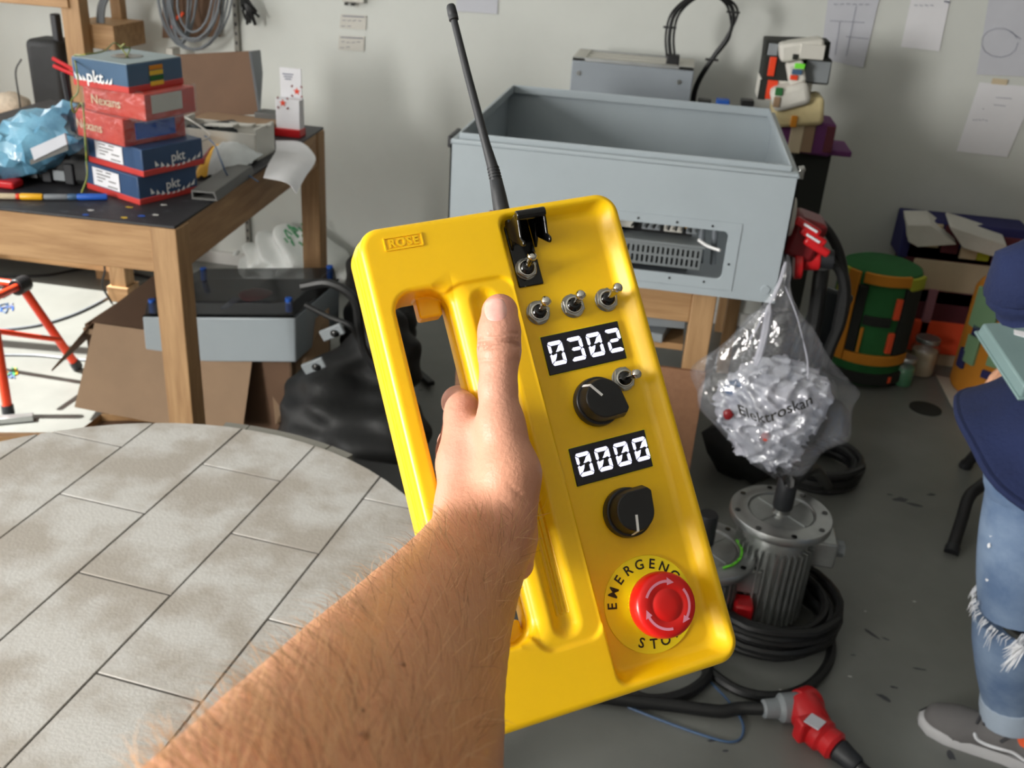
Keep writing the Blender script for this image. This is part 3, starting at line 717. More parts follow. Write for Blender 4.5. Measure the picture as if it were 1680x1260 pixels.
def toggle(px, py, tx, ty, tz=8.5, rot=0.0, base=FLOOR_Z, parent=None, rn=8.3):
    c = Lp(px, py, base + 2.2); z0 = base
    hexa = [(c[0] + rn*math.cos(R(60*k) + rot), c[1] + rn*math.sin(R(60*k) + rot), z0 + .8) for k in range(6)]
    nut = DB().prism(hexa, (0, 0, 2.6)); nut.cyl((c[0], c[1], z0), (c[0], c[1], z0 + .9), rn + .1, n=28)
    o = nut.build('toggle_switch', 'steel', parent or rc, bevel=.00035)
    DB().lathe([(6.1, 0), (6.0, .5), (5.5, .8), (5.0, .8)], (c[0], c[1], z0 + 3.3), n=24).build('nut_ring', 'chrome', o) 
    bs = DB().lathe([(4.7, 2.8), (4.9, 3.2), (4.55, 3.6), (4.9, 4.0), (4.55, 4.4), (4.9, 4.8), (4.55, 5.2), (4.7, 5.6), (3.9, 6.6), (2.6, 7.0)], (c[0], c[1], z0), n=24)
    bs.build('bushing', 'gloss_black', o)
    a = V((c[0], c[1], z0 + 5.6)); b = Lp(tx, ty, tz); L_ = np.linalg.norm(b-a)
    DB().lathe([(1.9, 0), (2.0, 1), (2.7, L_*.70), (3.1, L_*.78), (3.55, L_*.88), (3.4, L_*.97), (2.6, L_*1.04), (1.0, L_*1.08)], a, b-a, 20).build('lever', 'chrome', o)
    return o
toggle(864, 440, 874, 418, 9.5, .3, FLOOR_Z + 1.6, rn=7.6)
toggle(884, 512, 897, 492, 11.0, .15)
toggle(941, 501, 954, 482, 11.0, .55)
toggle(996, 491, 1015, 470, 11.0, .3)
toggle(1024, 621, 1046, 613, 12.0, .2)
# displays with lit seven-segment digits
SEG = dict(a=[(.12, 0), (.88, 0), (.98, .07), (.80, .17), (.22, .17), (.03, .07)], g=[(.18, .5), (.30, .43), (.72, .43), (.84, .5), (.72, .57), (.30, .57)],
           d=[(.22, .83), (.80, .83), (.98, .93), (.88, 1), (.12, 1), (.03, .93)], f=[(0, .10), (.20, .20), (.20, .42), (.10, .49), (0, .44)], b=[(1, .10), (1, .44), (.92, .49), (.78, .42), (.78, .20)],
           e=[(.10, .51), (.20, .58), (.20, .80), (0, .90), (0, .56)], c=[(.92, .51), (1, .56), (1, .90), (.78, .80), (.78, .58)],
           w1=[(.80, .19), (.80, .42), (.58, .46), (.44, .45), (.56, .36), (.70, .22)], w2=[(.18, .57), (.34, .54), (.48, .52), (.40, .66), (.26, .80), (.18, .81)])
DIG = {'0': 'abcdefxy', '3': 'abgcd', '2': 'abged'}
def display(corners, text):
    tl, tr, br, bl = [Lp(*p, FLOOR_Z) for p in corners]
    ex = ((tr-tl) + (br-bl))/2; ey = ((bl-tl) + (br-tr))/2; o0 = (tl+tr+br+bl)/4 - ex/2 - ey/2
    q = lambda a, b, z: o0 + ex*a + ey*b + ZD*z
    hold = DB().prism([q(0, 0, 0), q(0, 1, 0), q(1, 1, 0), q(1, 0, 0)], (0, 0, 1.2)).build('display', 'display_black', rc, bevel=.0005, label='black display lit with the digits ' + text)
    bz = DB()
    for a0, b0, a1_, b1_ in ((-.012, -.02, 1.012, .0), (-.012, 1, 1.012, 1.02), (-.012, 0, 0, 1), (1, 0, 1.012, 1)):
        bz.prism([q(a0, b0, -.1), q(a0, b1_, -.1), q(a1_, b1_, -.1), q(a1_, b0, -.1)], (0, 0, .5))
    bz.build('bezel', 'label_yellow', hold)
    for i, ch in enumerate(text):
        mb = DB(); off = DB()
        for k in 'abcdefgxy':
            nm = {'x': 'w1', 'y': 'w2'}.get(k, k); on = k in DIG[ch]
            if not on and k in 'xy': continue
            pts = [q(.055 + .247*i + .185*a + .012*b, .17 + .62*b, 1.25) for a, b in SEG[nm]]
            (mb if on else off).prism(pts[::-1], (0, 0, .12 if on else .04))
        mb.build('digit', 'segment_light', hold)
        if len(off.v): off.build('dark_segment', 'dark_metal', hold)
    return hold
display([(885, 554), (1013, 527), (1027, 588), (902, 617)], '0302')
display([(931, 738), (1057, 704), (1070, 766), (947, 798)], '0000')
# rotary knobs
def knob(px, py, tip_deg, line_deg, nm):
    c = Lp(px, py, FLOOR_Z); z0 = FLOOR_Z; r = 16.6
    pts = []
    ta = R(tip_deg)
    for k in range(48):
        a = 2*math.pi*k/48; pts.append((c[0] + r*math.cos(a), c[1] + r*math.sin(a)))
    base = DB().lathe([(r, 0), (r + .2, 1), (r - .3, 6.5), (r - 1.0, 7.2)], (c[0], c[1], z0 + .3), n=48).build('knob', 'black_plastic', rc, bevel=.0003, label=nm)
    # upper body: round at the back, flat cheeks, running out into a pointer
    up = []
    for k in range(40):
        a = ta + R(50) + (2*math.pi - R(100))*k/39
        up.append((c[0] + (r - 1.6)*math.cos(a), c[1] + (r - 1.6)*math.sin(a), z0 + 6))
    up.append((c[0] + 20.5*math.cos(ta - .10), c[1] + 20.5*math.sin(ta - .10), z0 + 6)); up.append((c[0] + 20.5*math.cos(ta + .10), c[1] + 20.5*math.sin(ta + .10), z0 + 6))
    top = [(c[0] + (p[0]-c[0])*.86, c[1] + (p[1]-c[1])*.86, z0 + 17.5) for p in up]; n = len(up); g = DB()
    g.add(up + top, [tuple(range(n))[::-1], tuple(range(n, 2*n))] + [(i, (i+1) % n, n + (i+1) % n, n+i) for i in range(n)])
    g.build('knob_grip', 'black_plastic', base, bevel=.0006)
    la = R(line_deg); dl = V((math.cos(la), math.sin(la), 0)); pr = V((-dl[1], dl[0], 0)); cc = V((c[0], c[1], 0))
    w = .85; g = DB(); s0, s1 = 2.5, (r - 1.6)*.86
    e0 = cc + dl*s0 + ZD*(z0 + 17.5); e1 = cc + dl*s1 + ZD*(z0 + 17.6); e2 = cc + dl*(r - 1.45) + ZD*(z0 + 6.5)
    g.hexa([e0 - pr*w, e0 + pr*w, e1 + pr*w, e1 - pr*w], [e0 - pr*w + ZD*.2, e0 + pr*w + ZD*.2, e1 + pr*w + ZD*.2 + dl*.1, e1 - pr*w + ZD*.2 + dl*.1])
    g.hexa([e1 - pr*w, e1 + pr*w, e2 + pr*w, e2 - pr*w], [e1 - pr*w + dl*.3, e1 + pr*w + dl*.3, e2 + pr*w + dl*.3, e2 - pr*w + dl*.3])
    g.build('pointer_line', 'white_print', base)
knob(978, 660, -38, 128, 'upper black knob, its white line towards the top left')
knob(1027, 841, 42, -100, 'lower black knob, its white line towards the bottom')
# emergency stop
ec = Lp(1065, 991, FLOOR_Z)
es = DB().cyl((ec[0], ec[1], FLOOR_Z), (ec[0], ec[1], FLOOR_Z + .9), 31.6, n=72).build('legend_disc', 'label_yellow', rc, bevel=.0002, label='yellow emergency stop disc with black lettering')
let = DB()
for word, mid, stp, rad, flip in (('EMERGENCY', 90, 19.6, 25.8, 1), ('STOP', -90, 19.5, 25.6, -1)):
    for i, ch in enumerate(word):
        a = R(mid - flip*stp*(i - (len(word)-1)/2)); dr = V((math.cos(a), math.sin(a), 0))*flip; tx = V((dr[1], -dr[0], 0))
        o = ec + V((math.cos(a), math.sin(a), 0))*rad; o[2] = FLOOR_Z + .9
        t = text_mesh(ch, 9.0, o, tx, dr, lift=.12, weight=.16); let.add(t.v, t.f)
let.build('lettering', 'black_print', es, fix=False, kind='stuff')
bt = Lp(1087, 998, 19.0)
ax = V((0, 0, 1))
col = DB(); kb = []
for k in range(72):
    rr = 15.4 if k % 2 else 14.7; a = 2*math.pi*k/72; kb.append((ec[0] + rr*math.cos(a), ec[1] + rr*math.sin(a), FLOOR_Z + .9))
col.prism(kb, (0, 0, 9)); col.build('knurled_collar', 'label_yellow', es)
hb = DB().lathe([(12, 7), (12, 14), (19.5, 15.5), (20.8, 17), (21.1, 20), (20.6, 26), (19.4, 28.2), (17.6, 29.2), (11.2, 29.7), (10.6, 29.3), (9.9, 29.3), (9.4, 29.8), (5, 30.2), (.2, 30.3)], (ec[0], ec[1], FLOOR_Z), n=56)
dz_ = (bt - ec); sh = []
btn = hb.build('stop_button', 'red_button', rc, angle=60, label='red mushroom head of the emergency stop')
ar = DB()
for k in range(3):
    a0, a1_ = R(148 - 120*k), R(148 - 120*k - 72); zt = FLOOR_Z + 29.75; c0 = V((ec[0], ec[1], 0))
    ro, ri, m_ = 15.6, 13.9, 12
    P = lambda r_, a, z=zt: c0 + V((r_*math.cos(a), r_*math.sin(a), z - .028*(r_-13)))
    ps = [P(ro, a0 + (a1_-a0)*i/m_) for i in range(m_+1)]; qs = [P(ri, a0 + (a1_-a0)*i/m_) for i in range(m_+1)]
    ar.add(ps + qs, [(i, i+1, m_+2+i, m_+1+i) for i in range(m_)])
    ar.add([P(17.2, a1_), P(12.3, a1_), P(14.75, a1_ - R(19))], [(0, 1, 2)])
ar.build('turn_arrow', 'pink_print', btn, fix=False)

# ---------------------------------------------------------------- the hand and forearm that hold it
# laid out in metres along camera-parallel axes at true distances, then turned into the room
def c(px, py, d, rpx): return (np.array([(px-840)/F_PX*d, (630-py)/F_PX*d, d]), rpx*d/F_PX)
def chain(P, pts, k=.004, d0=None):
    d = d0
    for (a, ra), (b, rb) in zip(pts[:-1], pts[1:]):
        e = cone(P, a, b, ra, rb); d = e if d is None else smin(d, e, k)
    return d
thumb = [c(820, 512, .566, 30), c(819, 545, .561, 33.5), c(819, 575, .557, 34), c(817, 640, .550, 30.5), c(820, 700, .545, 36)]
thenar = [c(822, 700, .545, 37), c(834, 775, .538, 50), c(824, 850, .533, 56)]
heel = [c(834, 790, .545, 46), c(843, 880, .548, 36), c(848, 925, .548, 28)]
dorsum = [c(756, 690, .570, 28), c(758, 760, .560, 40), c(766, 830, .545, 50), c(788, 890, .530, 60)]
knuck = [c(752, 672, .575, 21), c(747, 742, .592, 30), c(750, 800, .604, 30), c(760, 850, .612, 28)]
palm = [c(790, 720, .560, 34), c(800, 790, .556, 50), c(806, 850, .550, 52)]
def fing(m, p, d_, t): return [m, p, d_, t]
fingers = [fing(c(760, 668, .576, 26), c(752, 660, .618, 25), c(812, 664, .640, 23), c(868, 668, .634, 19)),
           fing(c(750, 735, .588, 28), c(746, 728, .628, 26), c(812, 724, .646, 24), c(878, 722, .638, 20)),
           fing(c(752, 796, .600, 27), c(752, 792, .636, 25), c(824, 784, .648, 23), c(888, 778, .640, 19)),
           fing(c(762, 848, .606, 24), c(768, 852, .634, 22), c(836, 842, .644, 20), c(890, 834, .640, 17))]
def station(px, py, d, hw, flat=.68):
    ax_, ay_ = .83, .56; o = hw*(1-flat)
    return c(px - ax_*o, py - ay_*o, d, hw*flat), c(px + ax_*o, py + ay_*o, d, hw*flat)
KEY = [(787, 893, .528, 80, .62), (757, 946, .490, 96, .64), (706, 1036, .430, 132, .70), (640, 1165, .345, 190, .74), (560, 1340, .262, 270, .76), (450, 1590, .190, 380, .78)]
st_ = [station(*q) for q in KEY]
fine_ = []
for q in smooth_path([(a, b, 1/dd) for a, b, dd, _, _ in KEY], 4):
    dd = 1/q[2]; ks = [1/k[2] for k in KEY]; fine_.append(station(q[0], q[1], dd, np.interp(q[2], ks, [k[3] for k in KEY]), np.interp(q[2], ks, [k[4] for k in KEY])))
def sdf_hand(P):
    d = chain(P, thumb, .004)
    d = smin(d, chain(P, thenar, .006), .008)
    d = smin(d, chain(P, heel, .006), .008)
    dd = chain(P, dorsum, .006); dd = smin(dd, chain(P, knuck, .004), .006)
    d = smin(d, smin(dd, chain(P, palm, .006), .010), .009)
    for f in fingers: d = smin(d, chain(P, f, .005), .004)
    fa = None
    for side in (0, 1):
        e = chain(P, [s[side] for s in fine_], .006); fa = e if fa is None else smin(fa, e, .02)
    d = smin(d, fa, .014)
    # creases over the thumb joint, and tendon hollow at the wrist
    for px, py, w_, dep in ((818, 556, 30, .0011), (818, 563, 31, .0014), (819, 570, 30, .0011), (817, 590, 28, .0006), (818, 548, 26, .0008)):
        a, _ = c(px - w_, py + 1, .538, 1); b, _ = c(px + w_, py - 2, .538, 1)
        x = cone(P, a, b, 0, 0); zz = np.abs(P[:,1] - (a[1] + (b[1]-a[1])*np.clip((P[:,0]-a[0])/(b[0]-a[0]), 0, 1)))
        near = (P[:,0] > a[0]-.002) & (P[:,0] < b[0]+.002) & (P[:,2] < .556)
        d = d + np.where(near, dep*np.exp(-(zz/.0009)**2), 0)
    for (x0_, y0_, x1_, y1_, dep, wd) in ((828, 790, 872, 828, .0005, .0016), (812, 815, 866, 858, .0005, .0016)):
        # fine folds on the thumb ball, measured across the line of sight
        ra = np.array([(x0_-840)/F_PX, (630-y0_)/F_PX]); rb = np.array([(x1_-840)/F_PX, (630-y1_)/F_PX])
        q = P[:, :2]/P[:, 2:3]; ba = rb-ra; h = np.clip(((q-ra) @ ba)/(ba @ ba), 0, 1); dist = np.linalg.norm(q - ra - h[:, None]*ba, axis=1)*P[:,2]
        d = d + np.where(P[:,2] < .54, dep*np.exp(-(dist/wd)**2)*np.sin(np.pi*np.clip(h, .02, .98)), 0)
    return d.astype(np.float32)
Ph, Fh = surface_nets(sdf_hand, (-.12, -.215, .135), (.036, .075, .668), .0019)
pxs = 840 + Ph[:,0]/Ph[:,2]*F_PX; pys = 630 - Ph[:,1]/Ph[:,2]*F_PX
HAND, ARM, TIP, PALE = [np.array(lin(q)) for q in ((214, 156, 134), (212, 150, 110), (228, 152, 138), (222, 182, 160))]
# tan deepens up the arm from the wrist; the thumb tip is pinker
wr = np.clip((.545 - Ph[:,2])/.07, 0, 1)[:, None]
tone = HAND*(1-wr) + ARM*wr
tw = np.exp(-(np.linalg.norm(Ph - thumb[0][0], axis=1)/.012)**2)[:, None]*.8; tone = tone*(1-tw) + TIP*tw
jw = np.exp(-(np.linalg.norm(Ph - (thumb[2][0] - np.array([0, 0, .011])), axis=1)/.009)**2)[:, None]*.35; tone = tone*(1-jw) + np.array(lin((206, 146, 118)))*jw
toW = lambda Q: EYE + np.outer(Q[:,0], RIGHT) + np.outer(Q[:,1], UP) + np.outer(Q[:,2], FWD)
hp = thing('person', 'bare left forearm and hand of a person gripping the yellow remote', 'person', toW(np.array([[-.02, -.09, .5]]))[0])
arm_o = net_build('hand_and_forearm', toW(Ph), np.ascontiguousarray(Fh[:, ::-1]), 'skin', hp, color=tone, normals=(lambda n_: n_[:, :1]*RIGHT + n_[:, 1:2]*UP + n_[:, 2:]*FWD)(sdf_normals(sdf_hand, Ph, .0006)))
def march(px, py, t0=.16, n=90):
    px, py = np.atleast_1d(px).astype(float), np.atleast_1d(py).astype(float)
    dr = np.stack([(px-840)/F_PX, (630-py)/F_PX, np.ones_like(px)], 1).astype(np.float32); ln = np.linalg.norm(dr, axis=1); t = np.full(len(px), t0, np.float32)
    for _ in range(n): t = t + np.clip(sdf_hand(dr*t[:, None]), -.004, .02)/ln*.9
    Q = dr*t[:, None]; e = 5e-4; d0 = sdf_hand(Q)
    N_ = np.stack([sdf_hand(Q + np.array(o, np.float32)*e) - d0 for o in ((1,0,0),(0,1,0),(0,0,1))], 1)/e
    return Q, N_/(np.linalg.norm(N_, axis=1, keepdims=True) + 1e-9), np.abs(d0)
# thumb nail, a thin curved plate seated in the skin
gu, gv = np.meshgrid(np.linspace(-1, 1, 17), np.linspace(-1, 1, 17)); 
nx = gu*np.sqrt(1 - .5*gv**2)*1.06; ny = gv*np.sqrt(1 - .5*gu**2)*1.06
NQ, NN, _ = march((813 + 19.5*nx + 3*ny).ravel(), (508 + 19.5*ny - 2.5*nx).ravel(), .50)
edge = np.clip(1 - np.maximum(np.abs(gu), np.abs(gv)).ravel()**3, 0, 1)[:, None]
NW = toW(NQ + NN*(-.0003 + .0010*edge))
mb = MB(); mb.sheet(NW.reshape(17, 17, 3)); mb.build('thumb_nail', 'nail', hp, fix=True, angle=80)
# fine hairs standing on the forearm
hr = random.Random(11); hx, hy = [], []
while len(hx) < 2000:
    t = hr.random(); y_ = 845 + 440*t; l_ = 700 - (y_-870)*1.17 if y_ > 870 else 722; r_ = 880 - (y_-845)*.25
    x_ = l_ + (r_-l_)*(hr.random()**1.25); hx.append(max(x_, 40)); hy.append(y_)
HQ, HN, HE = march(np.array(hx), np.array(hy), .16)
ok = HE < .001; hairs = {0: MB(), 1: MB()}
ad = (st_[3][0][0] - st_[1][0][0]); ad /= np.linalg.norm(ad)
HWp = toW(HQ); HWn = toW(HQ + HN) - HWp; AD = cw(ad)
for i in np.flatnonzero(ok):
    n_ = HWn[i]; lng = .007 + .012*hr.random(); td = -AD*.3 + cw((-.5, .1, 0))*.9 + V((hr.random()-.5, hr.random()-.5, hr.random()-.5))*.9; td = td - n_*(td @ n_); td /= np.linalg.norm(td)
    p = HWp[i]; q1 = p + n_*lng*.32 + td*lng*.5; q2 = p + n_*lng*.42 + td*lng
    sd = np.cross(td, n_); w_ = .00011
    hairs[0 if hr.random() < .80 else 1].add([p - sd*w_, p + sd*w_, q1 + sd*w_*.8, q1 - sd*w_*.8, q2], [(0, 1, 2, 3), (3, 2, 4)])
hairs[0].build('arm_hair', 'hair_pale', hp, kind='stuff', fix=False); hairs[1].build('arm_hair', 'hair_brown', hp, kind='stuff', fix=False)
# two moles
for px, py, r_ in ((660, 1091, .0011), (593, 1166, .0009), (596, 1207, .0013)):
    q, n_, _ = march(px, py); w0 = toW(q)[0]; MB().ell(w0, (r_, r_, r_*.6), nu=8, nv=6).build('mole', 'hair_brown', hp)
# ---------------------------------------------------------------- on and around the workbench (left)
def wire_box(nm, label, z0, z1, fc, lp, rp, m_body, m_top, strip=None, film_=None, group='boxes of wire stacked on the workbench'):
    F_, L_, R_ = [Z(*p, z0) for p in (fc, lp, rp)]
    a_, b_ = L_ - F_, R_ - F_; a_ /= np.linalg.norm(a_)
    b_ = b_ - a_*(a_ @ b_)*.85; b_ /= np.linalg.norm(b_)
    la, lb = np.linalg.norm(L_-F_), min(np.linalg.norm(R_-F_), .235)
    o = thing('wire_box', label, 'box', F_ + (a_*la + b_*lb)/2, group)
    q = [F_, F_ + a_*la, F_ + a_*la + b_*lb, F_ + b_*lb]
    up = V((0, 0, 1))
    MB().hexa(q, [p + up*(z1-z0) for p in q]).build('carton', m_body, o, bevel=.003)
    cen_ = sum(q)/4
    if m_top: MB().hexa([p + (cen_-p)*.02 + up*(z1-z0) for p in q], [p + (cen_-p)*.02 + up*(z1-z0 + .002) for p in q]).build('top_face', m_top, o)
    if strip:
        ex = [cen_ + (p-cen_)*1.012 for p in q]
        MB().hexa(ex, [p + up*.017 for p in ex]).build('base_strip', strip, o, bevel=.002)
    if film_:
        ex = [cen_ + (p-cen_)*1.035 for p in q]; h = z1-z0
        rows = []
        rr = random.Random(len(o.name) + int(z0*100))
        for k in range(9):
            row = []
            for e in range(4):
                for t in np.linspace(0, 1, 9)[:-1]:
                    p = ex[e]*(1-t) + ex[(e+1) % 4]*t; row.append(p + up*(-.004 + (h+.012)*k/8) + (p-cen_)*(.03*(rr.random()-.4)))
            row.append(row[0]); rows.append(row)
        MB().sheet(rows).build('shrink_wrap', 'wrap_film', o, fix=False)
    lw_ = dict(left=(F_ + a_*la, -a_, b_*0 - np.cross(a_, up)*0), o=o, F=F_, a=a_, b=b_, la=la, lb=lb, z0=z0, z1=z1)
    return lw_
def face_pt(B, face, s, h, lift=.0015):
    """point on the left-hand ('a') or right-hand ('b') visible face; s from the outer end for a, from the corner for b"""
    up = V((0, 0, 1)); z = B['z0'] + h*(B['z1']-B['z0'])
    if face == 'a': p = B['F'] + B['a']*B['la']*(1-s) - B['b']*lift
    else: p = B['F'] + B['b']*B['lb']*s - B['a']*lift
    return V((p[0], p[1], z))
def face_rect(B, face, s0, s1, h0, h1, name, m, lift=.0015, th=.001, **k):
    p = [face_pt(B, face, s, h, lift) for s, h in ((s0, h0), (s1, h0), (s1, h1), (s0, h1))]
    n = -B['b'] if face == 'a' else -B['a']
    return MB().prism(p, n*th).build(name, m, B['o'], **k)
def face_text(B, face, s, h, txt, size, m, weight=0, **k):
    xd = -B['a'] if face == 'a' else B['b']
    return text_mesh(txt, size, face_pt(B, face, s, h, .002), xd, V((0, 0, 1)), lift=.002, weight=weight, name='lettering', m=m, parent=B['o'], **k)
yf = Z(230, 337, BZ)[1]
zz = lambda px, py: float(Y(px, py, yf)[2])
z_a, z_b, z_c, z_d, z_e = BZ, zz(229, 291), zz(228, 246), zz(226, 200), zz(218, 155)
z_f = zz(212, 108)
B1 = wire_box('b', 'navy wire box with a red base strip, lowest of the stack on the workbench', z_a, z_b, (230, 337), (144, 309), (306, 310), 'card_navy', None, 'card_red')
B2 = wire_box('b', 'navy wire box with a white label, second from the bottom of the stack', z_b, z_c, (236, 291), (147, 265), (308, 264), 'card_navy', None, 'card_red')
B3 = wire_box('b', 'shrink-wrapped red wire box with a blue right side, middle of the stack', z_c, z_d, (205, 242), (128, 222), (300, 222), 'brick_orange', None, None, True)
B4 = wire_box('b', 'shrink-wrapped red wire box, second from the top of the stack', z_d, z_e, (240, 200), (140, 180), (300, 180), 'brick_orange', None, None, True)
B5 = wire_box('b', 'blue wire box with a round hole in its pale lid, topmost of the stack', z_e, z_f, (212, 154), (122, 139), (290, 136), 'card_blue', 'card_top', 'card_red')
for B in (B1, B2):
    face_rect(B, 'a', .16, .66, .26, .90, 'address_label', 'paper')
    ln_ = MB()
    for j, (s0, s1, h) in enumerate(((.24, .36, .80), (.42, .52, .81), (.24, .5, .68), (.24, .40, .56), (.46, .6, .52), (.24, .34, .44), (.44, .62, .33))):
        p = [face_pt(B, 'a', s, hh, .003) for s, hh in ((s0, h), (s1, h), (s1, h+.035), (s0, h+.035))]; ln_.prism(p, -B['b']*.0003)
    ln_.build('label_print', 'black_print', B['o'], kind='stuff')
    face_text(B, 'b', .56, .52, 'pkt', .038, 'white_print', .0004)
    sc_ = MB(); rr = random.Random(3)
    for j in range(9):
        s = .22 + .085*j; hgt = .32 - .14*math.sin(math.pi*j/8) ; p = [face_pt(B, 'b', s + ds, hgt + dh, .003) for ds, dh in ((-.035, -.02), (.03, .0), (.01*(j-4) + .02*rr.random(), .07 + .13*abs(j-4)/4))]; sc_.prism(p, -B['a']*.0003)
    sc_.build('splash_print', 'white_print', B['o'], kind='stuff')
for B in (B3, B4): face_text(B, 'a', .38 if B is B4 else .30, .48, 'Nexans', .036, 'foam_pale', .0002)
face_rect(B3, 'b', .18, .82, .2, .8, 'side_label', 'paint_blue')
face_rect(B4, 'b', .12, .72, .25, .92, 'side_label', 'carton_white')
face_text(B5, 'a', .42, .40, 'pkt', .045, 'white_print', .0004)
sc_ = MB(); rr = random.Random(5)
for j in range(10):
    s = .10 + .065*j; p = [face_pt(B5, 'a', s + ds, .24 + dh, .003) for ds, dh in ((-.03, -.02), (.03, .0), (.012*(j-5), .05 + .22*abs(j-5)/5))]; sc_.prism(p, -B5['b']*.0003)
sc_.build('splash_print', 'white_print', B5['o'], kind='stuff')
for k, m_ in enumerate(('foam_green', 'paint_yellow', 'foam_green', 'paint_yellow')): face_rect(B5, 'b', .38, .62, .14 + .19*k, .30 + .19*k, 'colour_band', ['paint_yellow', 'foam_green', 'paint_yellow', 'foam_ochre'][k])
hc = (B5['F'] + B5['a']*B5['la']*.5 + B5['b']*B5['lb']*.5); hc[2] = z_f
MB().cyl(hc + V((0, 0, .0022)), hc + V((0, 0, .003)), .042, n=24).build('pull_hole', 'gloss_black', B5['o'])
wt = MB()
p0_ = hc + V((.0, 0, .004))
wt.tube(smooth_path([p0_, p0_ + V((-.03, 0, .03)), Z(170, 84, z_f + .03), Z(135, 90, z_f + .03), Z(122, 92, z_f), Y(126, 115, 2.42), Y(128, 150, 2.40), Y(117, 165, 2.40), Y(122, 185, 2.42), Y(135, 170, 2.42), Y(140, 230, 2.33), Y(142, 265, 2.33), Y(143, 290, 2.3), Y(134, 316, 2.3)], 6), .0022, 6)
wt.tube(smooth_path([p0_, p0_ + V((.01, 0, .02)), Z(198, 78, z_f + .03), Z(204, 72, z_f + .05)], 5), .0022, 6)
tag(wt.build('wire', 'wire_yellow_green'), 'thin yellow and green wire pulled out of the topmost blue box and hanging down', 'wire')
# pens at the front edge
def marker(a, b, parts, label, r=.0085):
    A, B_ = Z(*a, BZ + .009), Z(*b, BZ + .009); o = thing('marker_pen', label, 'pen', (A+B_)/2 - V((0, 0, .009)), 'marker pens on the workbench edge')
    for nm, t0, t1, m_, rr in parts: MB().lathe([(r*rr*.8, 0), (r*rr, .004), (r*rr, np.linalg.norm(B_-A)*(t1-t0) - .004), (r*rr*.85, np.linalg.norm(B_-A)*(t1-t0))], A + (B_-A)*t0, B_-A, 14).build(nm, m_, o)
marker((-40, 321), (70, 323), (('barrel', 0, .6, 'foam_pale', .95), ('band', .6, .66, 'orange_steel', 1.0), ('cap', .66, 1, 'chip_yellow', 1.06)), 'marker pen with a yellow cap on the front edge of the workbench')
marker((72, 323), (176, 323), (('barrel', 0, .37, 'cable_grey', .95), ('grip', .37, .52, 'card_blue', 1.0), ('cap', .52, 1, 'paint_blue', 1.06)), 'marker pen with a blue cap beside the lowest wire box')
# blue bag leaning over dark tools
bA, bB, bC = Y(-40, 275, 2.48), Y(55, 232, 2.52), Y(118, 180, 2.55)
def sdf_bag(P):
    d = smin(cone(P, bA, bB, .075, .078), cone(P, bB, bC, .078, .030), .03)
    d = smin(d, cone(P, bB, Y(125, 232, 2.5), .07, .026), .03)
    w = .006*np.abs(np.sin(P[:,0]*22 - P[:,2]*34 + 1.3*np.sin(P[:,2]*19 + P[:,0]*11))) + .003*np.sin(P[:,0]*50 + P[:,2]*37 + 2*np.sin(P[:,0]*31))
    return np.maximum(d + w, BZ + .012 - P[:,2]).astype(np.float32)
Pb, Fb = surface_nets(sdf_bag, np.minimum(np.minimum(bA, bB), bC) - .11, np.maximum(np.maximum(bA, bB), bC) + .11, .024, 1)
Pb = Pb + (np.random.RandomState(5).rand(*Pb.shape) - .5)*.016
bb = thing('plastic_bag', 'shiny blue plastic bag with a pale label, left of the stacked boxes', 'bag', (bB[0], bB[1], BZ))
net_build('bag_film', Pb, Fb, 'blue_film', bb, sharp=24)
e0, e1, e2, e3 = [Y(*p, 2.415) for p in ((52, 243), (108, 218), (112, 236), (58, 262))]
MB().hexa([e0, e1, e2, e3], [p - V((0, .006, 0)) for p in (e0, e1, e2, e3)]).build('paper_label', 'paper_grey', bb)
e0, e1, e2, e3 = [Y(*p, 2.418) for p in ((50, 262), (112, 236), (113, 246), (52, 270))]
MB().hexa([e0, e1, e2, e3], [p - V((0, .004, 0)) for p in (e0, e1, e2, e3)]).build('grey_label_strip', 'grey_tube', bb)
tcx = Z(70, 300, BZ)
tl_ = thing('tool_pouch', 'black tool pouch with straps under the blue bag', 'pouch', (tcx[0], tcx[1], BZ))
MB().box((tcx[0] + .02, tcx[1] + .10, BZ + .045), (.30, .2, .09)).build('body', 'black_bag', tl_, bevel=.02)
for k, x in enumerate((-.08, .02, .09)): MB().box((tcx[0] + x, tcx[1] - .002, BZ + .035), (.03, .012, .06)).build('strap', 'black_rubber', tl_, bevel=.004)
for x in (-.04, .07): MB().box((tcx[0] + x, tcx[1] - .004, BZ + .028), (.06, .006, .03)).build('buckle', 'grey_plastic', tl_, bevel=.003)
q = Z(5, 306, BZ); tag(MB().box((q[0] - .03, q[1], BZ + .012), (.16, .05, .022)).build('red_case', 'red_plastic', bevel=.006), 'small red tool case lying under the near end of the blue bag', 'case')
pz = thing('pliers', 'red handled cutters standing behind the stacked boxes at left', 'pliers', Y(110, 115, 2.62)*V((1, 1, 0)) + V((0, 0, BZ)))
a_, b_ = Y(88, 102, 2.62), Y(128, 122, 2.60)
for off in (-.010, .010): MB().tube([a_ + V((0, 0, off)), b_ + V((0, 0, off*.6))], .006, 8).build('handle', 'red_plastic', pz)
MB().tube([Y(104, 118, 2.62), Y(112, 160, 2.62), V((Y(112, 160, 2.62)[0], 2.62, BZ))], .010, 8).build('jaw', 'dark_metal', pz)
